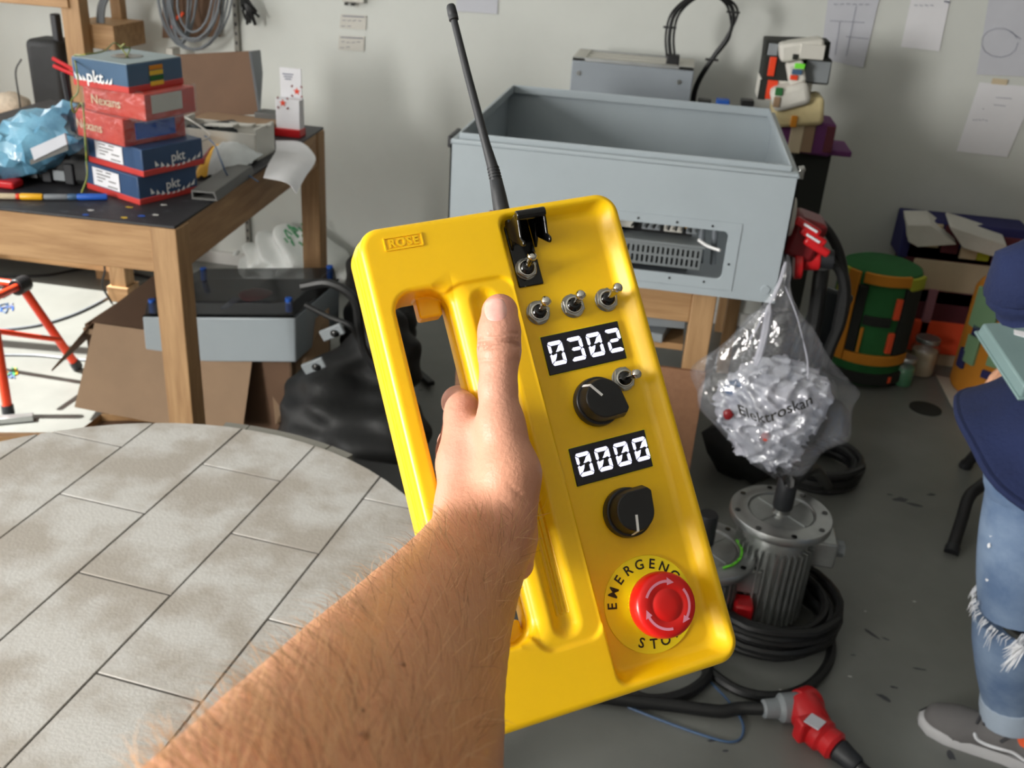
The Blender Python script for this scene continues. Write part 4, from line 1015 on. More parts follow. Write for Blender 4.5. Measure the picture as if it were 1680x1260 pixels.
# open brown carton with its lid raised, white box in front, roll, snack bag, tube, papers
q0, q1 = Y(289, 216, 3.25), Y(420, 216, 3.25); zl = BZ
oc = thing('open_carton', 'brown cardboard box with its lid standing open, behind the stacked boxes', 'box', ((q0[0]+q1[0])/2, 3.3, BZ))
MB().box(((q0[0]+q1[0])/2, 3.36, BZ + .02), (q1[0]-q0[0], .28, .04)).build('tray', 'cardboard', oc, bevel=.003)
t0, t1, t2, t3 = Y(287, 90, 3.52), Y(408, 84, 3.52), Y(424, 188, 3.50), Y(288, 190, 3.50)
MB().hexa([t3, t2, t1, t0], [p + V((0, .012, 0)) for p in (t3, t2, t1, t0)]).build('lid', 'cardboard_dark', oc)
MB().hexa([t1, t2, Y(428, 120, 3.60), Y(424, 82, 3.60)], [p + V((.006, .004, 0)) for p in (t1, t2, Y(428, 120, 3.60), Y(424, 82, 3.60))]).build('lid_flap', 'cable_grey', oc)
wbx = thing('white_carton', 'shallow open white carton in front of the brown raised lid', 'box', Y(365, 215, 3.02)*V((1, 1, 0)) + V((0, 0, BZ)))
wx0_, wx1_ = Y(292, 214, 3.05)[0], Y(424, 214, 3.05)[0]; hw_ = .085
MB().box(((wx0_+wx1_)/2, 3.02, BZ + hw_/2), (wx1_-wx0_, .006, hw_)).build('front_wall', 'carton_white', wbx)
MB().box(((wx0_+wx1_)/2, 3.17, BZ + hw_/2), (wx1_-wx0_, .006, hw_)).build('rear_wall', 'carton_white', wbx)
for x in (wx0_, wx1_): MB().box((x, 3.095, BZ + hw_/2 + .008), (.008, .15, hw_ + .016)).build('side_wall', 'carton_white', wbx)
MB().box(((wx0_+wx1_)/2, 3.095, BZ + .003), (wx1_-wx0_, .15, .006)).build('bottom', 'carton_white', wbx)
for k in range(3): MB().bar((wx0_ + .08 + .05*k, 3.10, BZ + .085), (wx0_ + .2 + .05*k, 3.06 + .03*k, BZ + .10), .03, .006).build('loose_sheet', 'carton_white', wbx)
rl_a, rl_b = Z(312, 226, BZ + .045), Z(388, 216, BZ + .045)
rl_ = thing('dark_roll', 'dark cylinder lying in front of the white carton', 'roll', (rl_a+rl_b)/2 - V((0, 0, .045)))
MB().lathe([(.03, 0), (.042, .006), (.042, np.linalg.norm(rl_b-rl_a) - .01), (.036, np.linalg.norm(rl_b-rl_a))], rl_a, rl_b-rl_a, 24).build('body', 'dark_roll', rl_)
MB().cyl(rl_b, rl_b + (rl_b-rl_a)*.02, .014, n=12).build('end_cap', 'grey_plastic', rl_)
MB().box((rl_a+rl_b)/2 + V((-.05, -.05, -.02)), (.12, .06, .05)).build('strap', 'black_bag', rl_, bevel=.01)
# snack bag: pillow
sa, sb, sc3, sd_ = Z(316, 291, BZ + .01), Z(392, 282, BZ + .01), Z(432, 252, BZ + .02), Z(345, 246, BZ + .02)
rows = []
rr = random.Random(9)
for i in range(13):
    row = []
    for j in range(17):
        s, t = j/16, i/12; p = (sa*(1-s) + sb*s)*(1-t) + (sd_*(1-s) + sc3*s)*t
        hgt = .060*math.sin(math.pi*s)**.6*math.sin(math.pi*t)**.6 + .008*(rr.random()-.5)
        row.append(p + V((0, 0, hgt)))
    rows.append(row)
snk = thing('snack_bag', 'crumpled yellow and white snack bag beside the stacked boxes', 'bag', (sa+sc3)/2*V((1, 1, 0)) + V((0, 0, BZ)))
lft = [r_[:6] for r_ in rows]; rgt = [r_[5:] for r_ in rows]
MB().sheet(rgt, .004).build('white_film', 'film_white', snk, angle=50)
MB().sheet(lft, .004).build('yellow_print', 'chip_yellow', snk, angle=50)
MB().sheet([[p + V((0, -.002, .002)) for p in r_[1:4]] for r_ in rows[2:9]]).build('red_stripe', 'red_dark', snk, fix=False)
# rectangular grey tube pointing at us
ta, tb2 = Z(336, 329, BZ), Z(398, 284, BZ); dx = (tb2-ta)/np.linalg.norm(tb2-ta); wd = np.cross(dx, V((0, 0, 1))); up = V((0, 0, 1))
tu = MB(); hw2, hh = .038, .027
prof_o = [(-hw2, 0), (hw2, 0), (hw2*.8, hh), (-hw2, hh)]; prof_i = [(-hw2*.86, .006), (hw2*.84, .006), (hw2*.66, hh-.006), (-hw2*.86, hh-.006)]
vs = []
for p_ in (ta, tb2): vs += [p_ + wd*a + up*b for a, b in prof_o] + [p_ + wd*a + up*b for a, b in prof_i]
fs = []
for k in range(4):
    j = (k+1) % 4; fs += [(k, j, 8+j, 8+k), (4+k, 12+k, 12+j, 4+j), (k, 4+k, 4+j, j), (8+k, 8+j, 12+j, 12+k)]
tag(tu.add(vs, fs).build('duct_tube', 'grey_tube', bevel=.002), 'flat grey rectangular tube with an open end near the bench edge', 'tube')
# paper hanging over the bench edge
pr = [[(432, 292), (470, 300), (486, 318)], [(440, 270), (480, 280), (500, 292)], [(452, 248), (492, 262), (518, 262)], [(452, 231), (488, 232), (505, 240)]]
dz_t = [[.005, -.02, -.06], [.006, .004, -.035], [.006, .006, -.015], [.006, .006, .0]]
rows = []
for i in range(4): rows.append([(Z(*pr[i][j], BZ + .004) if dz_t[i][j] >= 0 else Y(pr[i][j][0], pr[i][j][1], 2.75 + .2*i)) for j in range(3)])
rows = [smooth_path(r_, 4) for r_ in rows]; cols = [smooth_path([r_[j] for r_ in rows], 4) for j in range(len(rows[0]))]
tag(MB().sheet(cols, .001).build('paper_sheet', 'paper', angle=80), 'white sheet of paper drooping over the right edge of the workbench', 'paper')
q = Z(395, 190, BZ)
tag(MB().sheet([[Z(a_, b_, BZ + .003) for a_, b_ in r_] for r_ in ([(380, 222), (432, 224), (470, 212)], [(375, 214), (420, 212), (455, 208)])], .001).build('paper_sheet', 'paper_grey'), 'pale sheet of paper lying flat beside the white carton', 'paper')
tag(MB().box(Z(443, 196, BZ + .03), (.09, .08, .06)).build('grey_block', 'grey_tube', bevel=.004), 'small grey block between the white carton and the leaflet holder', 'block')
# leaflet holder with red stars
ya = 3.50; s0, s1, s2, s3 = Z(459, 220, BZ), Z(502, 220, BZ), None, None
ya = s0[1]; lh_ = thing('leaflet_holder', 'white card holder with red star marks standing on the far corner of the workbench', 'holder', (s0+s1)/2)
tz = Y(456, 112, ya)[2]; mz = Y(456, 160, ya)[2]
MB().box(((s0[0]+s1[0])/2 - .004, ya + .03, (BZ+tz)/2), (s1[0]-s0[0] - .004, .006, tz-BZ)).build('back_card', 'paper', lh_, bevel=.001)
MB().box(((s0[0]+s1[0])/2, ya, (BZ+mz)/2 + .01), (s1[0]-s0[0] + .006, .045, mz-BZ - .02)).build('front_pocket', 'paper', lh_, bevel=.002)
MB().box(((s0[0]+s1[0])/2, ya - .005, BZ + .014), (s1[0]-s0[0] + .012, .06, .028)).build('red_foot', 'red_plastic', lh_, bevel=.002)
def star(c, r, y): return [(c[0] + (r if k % 2 == 0 else r*.42)*math.sin(math.pi*k/5), y, c[2] + (r if k % 2 == 0 else r*.42)*math.cos(math.pi*k/5)) for k in range(10)]
for (px, py, yy) in ((464, 169, ya - .024), (487, 150, ya + .0265)):
    cc = Y(px, py, yy); MB().prism(star(cc, .014, yy), (0, -.001, 0)).build('star_mark', 'orange_steel', lh_)
    tk = MB()
    for sx_ in (-1, 1):
        for sz_ in (-1, 1): tk.box((cc[0] + sx_*.018, yy - .0005, cc[2] + sz_*.017), (.008, .001, .006), roty(.78*sx_*sz_))
    tk.build('corner_mark', 'red_dark', lh_, kind='stuff')
pl_ = MB()
for k in range(3): pl_.box((Y(468, 128, ya)[0], ya + .026, Y(468, 121 + 4*k, ya + .03)[2]), (.04 - .008*k, .001, .004))
pl_.build('holder_print', 'ink_grey', lh_, kind='stuff')
wl = MB(); wl.tube(smooth_path([Y(300, 190, 2.9), Y(325, 205, 2.85), Y(345, 222, 2.8), Y(330, 232, 2.75), Y(310, 240, 2.7)], 5), .003, 6)
tag(wl.build('wire', 'carton_white'), 'short white wire curling out beside the dark roll', 'wire')
wl = MB(); wl.tube(smooth_path([Z(325, 215, BZ + .05), Z(350, 235, BZ + .08), Z(362, 262, BZ + .08), Z(376, 290, BZ + .02), Z(400, 285, BZ + .01), Z(424, 298, BZ)], 6), .0025, 6)
tag(wl.build('wire', 'wire_blue'), 'thin blue wire crossing the snack bag and trailing off the bench', 'wire')

# ---------------------------------------------------------------- wall shelving behind the bench
SY = 4.02
sr = thing('shelf_rack', 'raw pine shelf rack against the back wall at far left', 'shelf', (-3.0, SY, 0))
xp = Y(126, 40, SY)[0]
MB().box((xp, SY, .85), (.085, .07, 1.7)).build('post', 'pine', sr, bevel=.003)
xq = Y(196, 30, 4.30)[0]
MB().box((xq, 4.30, 1.2), (.05, .05, .75)).build('post', 'pine', sr, bevel=.003)
zb = Y(60, 5, SY)[2]
MB().box((xp - .45, SY - .02, zb + .05), (.9, .05, .11)).build('top_beam', 'pine_x', sr, bevel=.003)
zs = Y(60, 205, SY)[2]
MB().box((xp - .38, SY + .12, zs - .03), (.98, .42, .035)).build('shelf_board', 'pine_x', sr, bevel=.003)
MB().box((xp - .38, SY - .09, zs - .06), (.98, .04, .07)).build('shelf_edge', 'pine_x', sr, bevel=.003)
zc = Y(165, 52, 4.2)[2]
MB().box(((xp+xq)/2 + .02, 4.18, zc), (.22, .26, .10)).build('cross_board', 'pine_x', sr, bevel=.003)
zl2 = .10; l0, l1 = Y(-40, 392, 3.95), Y(172, 440, 3.95)
MB().box((xp - .38, SY + .05, .12), (1.1, .45, .04)).build('bottom_board', 'pine_x', sr, bevel=.004)
q = Y(92, 175, SY + .05)
bt_ = thing('speaker_case', 'tall black padded case standing on the shelf behind the blue bag', 'case', (q[0], q[1], zs - .012))
hcase = Y(92, 60, SY + .05)[2] - zs
MB().box((q[0], SY + .08, zs - .012 + hcase/2), (.165, .16, hcase)).build('body', 'black_bag', bt_, bevel=.03, seg=3)
MB().box((q[0] + .055, SY + .05, zs + hcase + .035), (.03, .04, .12)).build('handle', 'black_rubber', bt_, bevel=.006)
MB().tube(smooth_path([(q[0] - .08, SY - .03, zs + hcase*.75), (q[0] - .11, SY - .04, zs + hcase*.6), (q[0] - .105, SY - .05, zs + .1), (q[0] - .11, SY - .06, zs - .005)], 5), .004, 6).build('lead', 'cable_black', bt_)
q = Y(5, 185, SY); tag(MB().ell((q[0] - .02, SY + .08, zs + .05), (.1, .08, .065), noise=.15, seed=2).build('stone', 'stone_cast'), 'rough beige stone on the shelf at the left edge of the photo', 'stone')
for k, (px, w_, lab) in enumerate(((22, .085, 'pale carved stone lump on the bottom board, leftmost of the three'), (70, .05, 'small dark stone lump on the bottom board between two pale ones'), (108, .10, 'pale carved stone lump on the bottom board nearest the bench leg'))):
    q = Y(px, 405, SY - .02); rr = random.Random(20 + k)
    o = MB().ell((q[0], SY + .02, .14 + w_*.55), (w_, w_*.8, w_*.6), nu=18, nv=12, noise=.22, seed=30 + k).build('stone', 'stone_cast' if k != 1 else 'dark_roll', label=lab, cat='stone', group='carved stones on the bottom shelf')
    if k != 1:
        rdg = MB()
        for j in range(6): rdg.ell((q[0] - w_*.7 + w_*.28*j, SY + .02 - w_*.75, .14 + w_*.25), (w_*.15, w_*.12, w_*.3), nu=8, nv=6)
        rdg.build('knuckle', 'stone_cast', o, kind='stuff')
# coils of grey cable on the wall and a folded carton behind them
CY = 4.30
q = [Y(*p, WALL_Y - .02) for p in ((268, 62), (362, 60), (362, -30), (268, -30))]
fc_ = MB().hexa(q, [p - V((0, .01, 0)) for p in q]).build('card_panel', 'cardboard_dark', label='brown card panel with orange marks hung on the wall behind the grey cable coils', cat='panel')
om = MB()
for (x_, y_, a_) in ((290, 30, -.9), (282, 44, -.5), (298, 24, -.8)): om.box(Y(x_, y_, WALL_Y - .035) , (.028, .003, .012), roty(a_))
om.build('orange_mark', 'foam_orange', fc_, kind='stuff')
def coil(cx_, cy_, rx_, ry_, n, lab, seed, m='cable_grey', r=.0045, Yc=CY):
    rr = random.Random(seed); mb = MB()
    for k in range(n):
        a0 = rr.random()*6; path = []
        for j in range(28):
            a = 2*math.pi*j/28; px = cx_ + (rx_ + 2*(rr.random()-.5) - 6.5*k*(.5 + .5*math.cos(a0)))*math.cos(a); py = cy_ + (ry_ - 5*k*abs(math.sin(a0 + 1)))*math.sin(a)
            path.append(Y(px + 2*math.sin(a*2 + a0), py, Yc - .012*k))
        mb.tube(path, r, 7, True)
    o = mb.build('cable_coil', m, label=lab, cat='cable', group='cable coils on the wall')
    return o
o = coil(318, -20, 62, 102, 7, 'large coil of grey cable hanging on the wall above the open carton', 3)
MB().box(Y(284, 84, CY - .02), (.03, .07, .03)).build('cable_tie', 'carton_white', o)
o = coil(296, -40, 30, 112, 4, 'narrow coil of grey cable hanging inside the large coil', 5)
mb = MB()
for k in range(3): mb.tube(smooth_path([Y(178 + 5*k, -20, 4.1), Y(163 + 4*k, 10, 4.1), Y(162 + 4*k, 50, 4.1), Y(172 + 4*k, 84, 4.1), Y(190, 100, 4.1)], 6), .008, 7)
tag(mb.build('conduit_bundle', 'cable_grey'), 'bundle of grey conduits curving down behind the topmost wire box', 'cable')
mb = MB(); rr = random.Random(8)
for k in range(14):
    a = Y(395 + 8*rr.random(), -10 + 12*rr.random(), 4.33); b = Y(400 + 28*rr.random(), 8 + 34*rr.random(), 4.33); mb.tube(smooth_path([a, (a+b)/2 + V((.02*rr.random(), -.02, .02*rr.random())), b], 4), .006, 6)
tag(mb.build('cable_bundle', 'cable_black'), 'tangle of black leads hanging at the top of the perforated wall rail', 'cable')

# ---------------------------------------------------------------- floor at the left
# white sack against the wall
sq = Z(505, 448, 0)
def sdf_sack(P):
    a = (P - V((sq[0], sq[1] - .14, .09)).astype(np.float32))/np.array([.29, .17, .13], np.float32); d = (np.linalg.norm(a, axis=1) - 1)*.13
    b = (P - V((sq[0] - .02, sq[1] - .12, .18)).astype(np.float32))/np.array([.16, .11, .09], np.float32); d = smin(d, (np.linalg.norm(b, axis=1)-1)*.09, .03)
    w = .010*np.sin(P[:,0]*38 + 2*np.sin(P[:,2]*30)) + .007*np.sin(P[:,2]*60 + P[:,0]*45)
    return np.maximum(d + w, .002 - P[:,2]).astype(np.float32)
Ps, Fs = surface_nets(sdf_sack, (sq[0]-.36, sq[1]-.36, -.01), (sq[0]+.36, sq[1]+.06, .36), .012, 1)
sk = net_build('plastic_sack', Ps, Fs, 'white_bag', label='crumpled white plastic sack with green print on the floor by the wall', cat='bag')
gp = MB(); rr = random.Random(4)
for k in range(16):
    px, py = 468 + 34*rr.random(), 368 + 42*rr.random(); base = sq - V((0, .0, 0)); p = Y(px, py, sq[1] - .27 + .0018*(410-py)); gp.box(p, (.018 + .03*rr.random(), .004, .007), roty(.5 + .7*rr.random()))
gp.build('green_print', 'green_print', sk, kind='stuff')
# big cardboard carton with open flaps
kx0, kx1, ky0, ky1, kz = -1.90, -1.16, 2.78, 3.22, .33
ct_ = thing('cardboard_carton', 'large brown carton with open flaps standing under the workbench corner', 'box', ((kx0+kx1)/2, 3.0, 0))
def quad_px(pts, th, name, m, parent, **k):
    P = [Y(px, py, yy) for px, py, yy in pts]; n = np.cross(P[1]-P[0], P[3]-P[0]); n /= np.linalg.norm(n); n = n if n[1] > 0 else -n
    return MB().hexa(P, [p + n*th for p in P]).build(name, m, parent, **k)
quad_px([(155, 530, 2.80), (266, 545, 2.80), (245, 692, 2.68), (122, 668, 2.68)], .006, 'front_flap', 'cardboard', ct_)
quad_px([(266, 545, 2.80), (300, 550, 2.80), (300, 700, 2.68), (245, 692, 2.68)], .006, 'front_flap', 'cardboard', ct_)
quad_px([(300, 548, 2.80), (418, 560, 2.82), (398, 705, 2.72), (296, 705, 2.70)], .006, 'front_flap', 'cardboard', ct_)
quad_px([(440, 585, 2.86), (540, 505, 2.95), (540, 640, 2.95), (452, 697, 2.82)], .006, 'side_flap', 'cardboard', ct_)
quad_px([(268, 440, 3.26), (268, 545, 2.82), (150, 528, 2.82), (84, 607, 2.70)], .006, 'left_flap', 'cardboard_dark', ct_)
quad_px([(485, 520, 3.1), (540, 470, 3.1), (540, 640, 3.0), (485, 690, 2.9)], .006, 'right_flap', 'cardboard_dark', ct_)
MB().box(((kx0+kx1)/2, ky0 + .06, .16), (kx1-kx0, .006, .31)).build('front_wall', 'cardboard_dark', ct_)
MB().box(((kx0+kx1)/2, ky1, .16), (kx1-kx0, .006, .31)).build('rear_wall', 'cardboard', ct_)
for x in (kx0, kx1): MB().box((x, (ky0+ky1)/2 + .03, .16), (.006, ky1-ky0 - .06, .31)).build('side_wall', 'cardboard', ct_)
MB().box(((kx0+kx1)/2, 3.0, .30), (kx1-kx0 - .01, ky1-ky0 - .07, .02)).build('packing_sheet', 'cardboard', ct_)
# grey enclosure with smoked lid resting in the carton mouth
ea, eb, ec_, ed = Y(240, 593, 2.78), Y(486, 595, 2.78), Y(484, 522, 2.76), Y(233, 520, 2.76)
eN = thing('plastic_enclosure', 'grey plastic enclosure with a smoked clear lid resting on the carton', 'box', ((ea[0]+eb[0])/2, 2.9, ea[2]))
dY = V((0.02, .38, .0))
back = [p + dY for p in (ea, eb, ec_, ed)]
MB().hexa([ea, eb, back[1], back[0]], [ed, ec_, back[2], back[3]]).build('base', 'cabinet_grey', eN, bevel=.006)
lf = [Y(232, 518, 2.755), Y(485, 522, 2.755)]; lt = [Y(258, 444, 3.16), Y(490, 440, 3.16)]
hh_ = V((0, 0, .045))
MB().hexa([ed + V((.0, 0, .001)), ec_ + V((0, 0, .001)), back[2] + V((0, 0, .001)), back[3] + V((0, 0, .001))], [ed + V((.004, .004, .006)), ec_ + V((-.004, .004, .006)), back[2] + V((-.004, -.004, .006)), back[3] + V((.004, -.004, .006))]).build('gasket', 'gloss_black', eN)
MB().hexa([ed + V((.006, .004, .006)), ec_ + V((-.006, .004, .006)), back[2] + V((-.006, -.004, .006)), back[3] + V((.006, -.004, .006))], [p + V((0, 0, .006)) + hh_ for p in (ed + V((.014, .012, 0)), ec_ + V((-.014, .012, 0)), back[2] + V((-.014, -.012, 0)), back[3] + V((.014, -.012, 0)))]).build('smoked_lid', 'smoke_lid', eN, bevel=.006)
for p, sx_, sy_ in ((ed, 1, 1), (ec_, -1, 1), (back[2], -1, -1), (back[3], 1, -1)):
    MB().cyl(p + V((sx_*.028, sy_*.022, .012)), p + V((sx_*.028, sy_*.022, .058)), .011, n=14).build('lid_screw', 'paint_blue', eN)
MB().box((ed+ec_)/2 + V((.10, .12, .004)), (.24, .10, .004)).build('clear_strip', 'ink_grey', eN)
MB().ell((ed+ec_)/2 + V((.05, .2, .012)), (.06, .06, .012)).build('red_label', 'red_dark', eN)
# orange folding trestle
tr_ = thing('folding_trestle', 'orange steel folding trestle with black feet at the left edge', 'trestle', Z(10, 660, 0))
hub = Y(34, 468, 2.95)
def leg(a, b, r=.016):
    A, B_ = V(a), V(b); lg = MB().tube([A, B_], r, 12).build('leg', 'orange_steel', tr_)
    d = (B_-A)/np.linalg.norm(B_-A); MB().lathe([(r*1.25, 0), (r*1.3, .03), (r*1.1, .036)], B_ - d*.03, d, 12).build('foot', 'black_rubber', lg)
leg(hub, Z(127, 602, .012)); leg(Y(-8, 540, 2.72), Z(14, 678, .012))
leg(hub + V((-.5, .02, .0)), Z(-240, 690, .012))
MB().tube([Y(-30, 498, 2.7), hub], .013, 10).build('rail', 'orange_steel', tr_); MB().tube([hub, hub + V((-.5, .02, .0))], .014, 10).build('rail', 'orange_steel', tr_)
MB().tube([Y(-30, 540, 2.75), Y(100, 558, 3.0)], .010, 10).build('brace', 'orange_steel', tr_)
MB().cyl(hub + V((0, -.03, 0)), hub + V((0, .03, 0)), .030, n=20).build('hinge_cap', 'black_plastic', tr_, bevel=.004)
MB().cyl(hub + V((-.06, -.03, -.03)), hub + V((-.06, .01, -.03)), .018, n=16).build('lock_knob', 'black_plastic', tr_, bevel=.003)
# shallow wooden frame on the floor
fa_, fb_, fc2, fd_ = Z(-60, 716, .06), Z(118, 716, .06), Z(165, 680, .06), Z(420, 700, .06)
wf = thing('wooden_crate', 'low pine frame on the floor behind the paver table', 'frame', (fa_+fb_)/2*V((1, 1, 0)))
for a_, b_ in ((fa_, fb_), (fb_, fc2), (fc2, fd_ + V((0, .12, 0)))): MB().hexa([V((a_[0], a_[1], 0)), V((b_[0], b_[1], 0)), V((b_[0], b_[1] + .03, 0)), V((a_[0], a_[1] + .03, 0))], [a_, b_, b_ + V((0, .03, 0)), a_ + V((0, .03, 0))]).build('board', 'pine_x', wf, bevel=.002)
MB().box((fb_[0] + .35, fb_[1] + .02, .02), (.7, .34, .03)).build('bottom_board', 'cardboard_dark', wf)
q = Z(22, 692, 0); tag(MB().box((q[0], q[1], .012), (.13, .03, .022), rotz(.5)).build('angle_iron', 'brushed_alu', bevel=.002), 'short bright metal strip on the floor by the orange trestle foot', 'strip')
for pts, r_, m_, lab in (([(-20, 543), (60, 534), (130, 512), (185, 480), (182, 455), (190, 440), (215, 425), (245, 418)], .006, 'cable_grey', 'grey hose snaking over the sunlit floor to the bench leg'),
                     ([(-20, 582), (60, 583), (130, 590), (210, 596)], .005, 'cable_grey', 'thin grey cable on the sunlit floor across the orange trestle'),
                     ([(-20, 452), (70, 452), (150, 440), (210, 448), (290, 466)], .007, 'cable_black', 'dark cable on the floor near the wall under the workbench')):
    mb = MB(); mb.tube(smooth_path([Z(px, py, r_) for px, py in pts], 8), r_, 7); tag(mb.build('floor_cable', m_), lab, 'cable')
mb = MB(); mb.tube(smooth_path([Y(160, 415, 3.7), Y(172, 440, 3.7), Y(168, 468, 3.7), Z(184, 498, .004)], 5), .005, 6); tag(mb.build('loose_wire', 'cable_black'), 'short black wire dangling beside the rear bench leg', 'wire')
for k, (px, py, cols_) in enumerate(((12, 505, ('wire_blue', 'paint_blue', 'ink_grey')), (18, 612, ('chip_yellow', 'wire_blue', 'green_print')))):
    o = None
    for j, m_ in enumerate(cols_):
        rr = random.Random(50 + 7*k + j); p = [Z(px + 24*(rr.random()-.6), py + 18*(rr.random()-.5), .003) for _ in range(5)]
        w_ = MB().tube(smooth_path(p, 6), .0028, 6)
        if o is None: o = thing('wire_scrap', ['little tangle of blue and grey wire offcuts above the orange brace', 'little tangle of coloured wire offcuts by the near trestle foot'][k], 'wire', Z(px, py, 0))
        w_.build('strand', m_, o)
# black bags and cases heaped behind the remote
q = Z(590, 735, 0)
def lump(lo, hi, parts, name, m, label, cat, h=.016, wob=.008, sd=0, floor_=True):
    def f(P):
        d = None
        for cc, rr_ in parts:
            a = (P - V(cc).astype(np.float32))/V(rr_).astype(np.float32); e = (np.linalg.norm(a, axis=1)-1)*min(rr_); d = e if d is None else smin(d, e, .05)
        d = d + wob*np.sin(P[:,0]*31 + sd + 2*np.sin(P[:,2]*23)) + wob*.6*np.sin(P[:,2]*57 + P[:,1]*40 + sd)
        return (np.maximum(d, .002 - P[:,2]) if floor_ else d).astype(np.float32)
    P_, F_ = surface_nets(f, lo, hi, h, 1); return net_build(name, P_, F_, m, label=label, cat=cat)
s1, s2 = Z(560, 740, 0), Z(505, 800, 0)
lump((-1.28, 2.35, -.02), (-.50, 3.35, .62), [((-.95, 2.72, .16), (.18, .26, .22)), ((-.83, 2.82, .32), (.12, .14, .2)), ((-.78, 2.6, .14), (.16, .22, .16))], 'black_bag', 'black_bag', 'heap of a black fabric bag on the dark floor left of the remote', 'bag', sd=1)
lump((-1.25, 2.75, -.02), (-.68, 3.7, .66), [((-.96, 3.22, .25), (.13, .2, .30)), ((-1.0, 3.3, .45), (.10, .12, .13))], 'black_backpack', 'black_bag', 'upright black backpack behind the yellow remote, against the bench', 'bag', sd=3)
hz = thing('black_tool_case', 'flat black plastic tool case on the floor behind the paver table', 'case', (-.55, 2.1, 0))
MB().box((-.60, 2.16, .13), (.62, .34, .26)).build('body', 'black_plastic', hz, bevel=.02)
for x in (-.75, -.45): MB().box((x, 1.985, .17), (.05, .02, .07)).build('latch', 'dark_metal', hz, bevel=.004)
MB().tube(smooth_path([(-.68, 1.98, .2), (-.66, 1.95, .23), (-.54, 1.95, .23), (-.52, 1.98, .2)], 5), .012, 8).build('carry_handle', 'black_rubber', hz)
for pts, r_, lab in (([(495, 470), (540, 465), (580, 490), (590, 540), (600, 580), (640, 630)], .014, 'thick black hose arching over the black bag'), ([(500, 500), (540, 520), (575, 535), (590, 560)], .009, 'thinner black cable looping below the hose')):
    mb = MB(); mb.tube(smooth_path([Y(px, py, 2.62) for px, py in pts], 7), r_, 8); tag(mb.build('hose', 'cable_black'), lab, 'hose')
for k, (px, py) in enumerate(((545, 545), (515, 600))):
    c_ = Y(px, py, 2.52); o = thing('webbing_tag', ['upper pale printed strap end on the black bag', 'lower pale printed strap end on the black bag'][k], 'strap', c_)
    MB().box(c_, (.075, .012, .035), roty(-.5)).build('tab', 'grey_plastic', o, bevel=.004); MB().ell(c_ + V((.01, -.008, 0)), (.014, .006, .011)).build('slot', 'gloss_black', o)
mb = MB(); mb.bar(Z(668, 595, .02), Z(708, 630, .02), .03, .02); tag(mb.build('dark_bar', 'cable_black', bevel=.004), 'short black bar on the floor seen through the opening of the remote', 'bar')
# ---------------------------------------------------------------- wall papers and marks
def wall_paper(pts, label, m='paper_grey', ink=(), curl=0.0, group=None):
    P = [Y(px, py, WALL_Y - .004 - (.012*curl if i > 1 else 0)) for i, (px, py) in enumerate(pts)]
    o = MB().hexa(P, [p - V((0, .0012, 0)) for p in P]).build('paper_sheet', m, label=label, cat='paper', group=group)
    if ink:
        mb = MB()
        for (x0, y0, x1, y1, w) in ink: mb.bar(Y(x0, y0, WALL_Y - .008), Y(x1, y1, WALL_Y - .008), w, .0006, (0, 1, 0)) if False else mb.tube([Y(x0, y0, WALL_Y - .007 - .012*curl), Y(x1, y1, WALL_Y - .007 - .012*curl)], w, 4)
        mb.build('ink_lines', 'ink_grey', o, kind='stuff')
    return o
rr = random.Random(12)
txt = lambda x0, x1, y, n: [(x0 + (x1-x0)*k/n, y + 2*rr.random(), x0 + (x1-x0)*(k+.6)/n, y + 2*rr.random(), .0012) for k in range(n)]
wall_paper([(1362, -30), (1448, -24), (1416, 111), (1346, 96)], 'tall paper with faint plan lines on the wall above the foam stack', ink=txt(1368, 1430, 6, 6) + [(1362, 34, 1418, 37, .001), (1388, 60, 1426, 64, .001), (1378, 36, 1370, 90, .001), (1405, 10, 1388, 92, .001)])
wall_paper([(1503, -40), (1566, -36), (1541, 84), (1478, 77)], 'plain white sheet on the wall, second from the right at the top', m='paper', ink=txt(1500, 1535, 8, 4) + [(1549, 2, 1558, 4, .003)])
wall_paper([(1630, -50), (1760, -40), (1735, 128), (1602, 122)], 'large pale sheet with a round pencil sketch at the top right corner', ink=[(1640 + 30*math.cos(a), 70 + 24*math.sin(a), 1640 + 30*math.cos(a+.5), 70 + 24*math.sin(a+.5), .001) for a in np.arange(0, 6, .5)] + [(1655, 50, 1675, 64, .001)])
wall_paper([(1607, 135), (1702, 143), (1652, 258), (1569, 248)], 'sheet with handwritten marks taped to the wall at right, the lowest of the papers', m='paper', ink=txt(1596, 1622, 196, 5) + txt(1612, 1616, 178, 1) + [(1630, 172, 1650, 174, .001), (1634, 160, 1660, 162, .001)])
q = Y(1640, 134, WALL_Y - .007); tag(MB().box(q, (.06, .001, .022)).build('masking_tape', 'foam_pale'), 'strip of yellowish masking tape holding the lowest wall paper', 'tape')
wall_paper([(752, -40), (818, -36), (816, 23), (748, 18)], 'pale sheet at the top edge of the photo right of the antenna tip', m='paper_grey')
for k, (y0, lab) in enumerate(((20, 'upper of two small printed notes on the wall left of the antenna'), (55, 'lower of two small printed notes on the wall left of the antenna'))):
    o = wall_paper([(559 - 3*k, y0 + 3), (601 - 3*k, y0 + 5), (600 - 3*k, y0 + 29), (557 - 2*k, y0 + 26)], lab, m='carton_white', ink=[(562 - 3*k, y0 + 6, 598 - 3*k, y0 + 8, .002)] + txt(562 - 2*k, 596 - 2*k, y0 + 13, 4) + txt(560 - 2*k, 580 - 2*k, y0 + 22, 2), group='printed notes on the wall')
q = Y(580, 2, WALL_Y - .02); o = thing('wall_clip', 'small white clip board at the top edge left of the antenna', 'clip', q)
MB().box(q + V((0, 0, .02)), (.10, .02, .05)).build('plate', 'carton_white', o, bevel=.004)
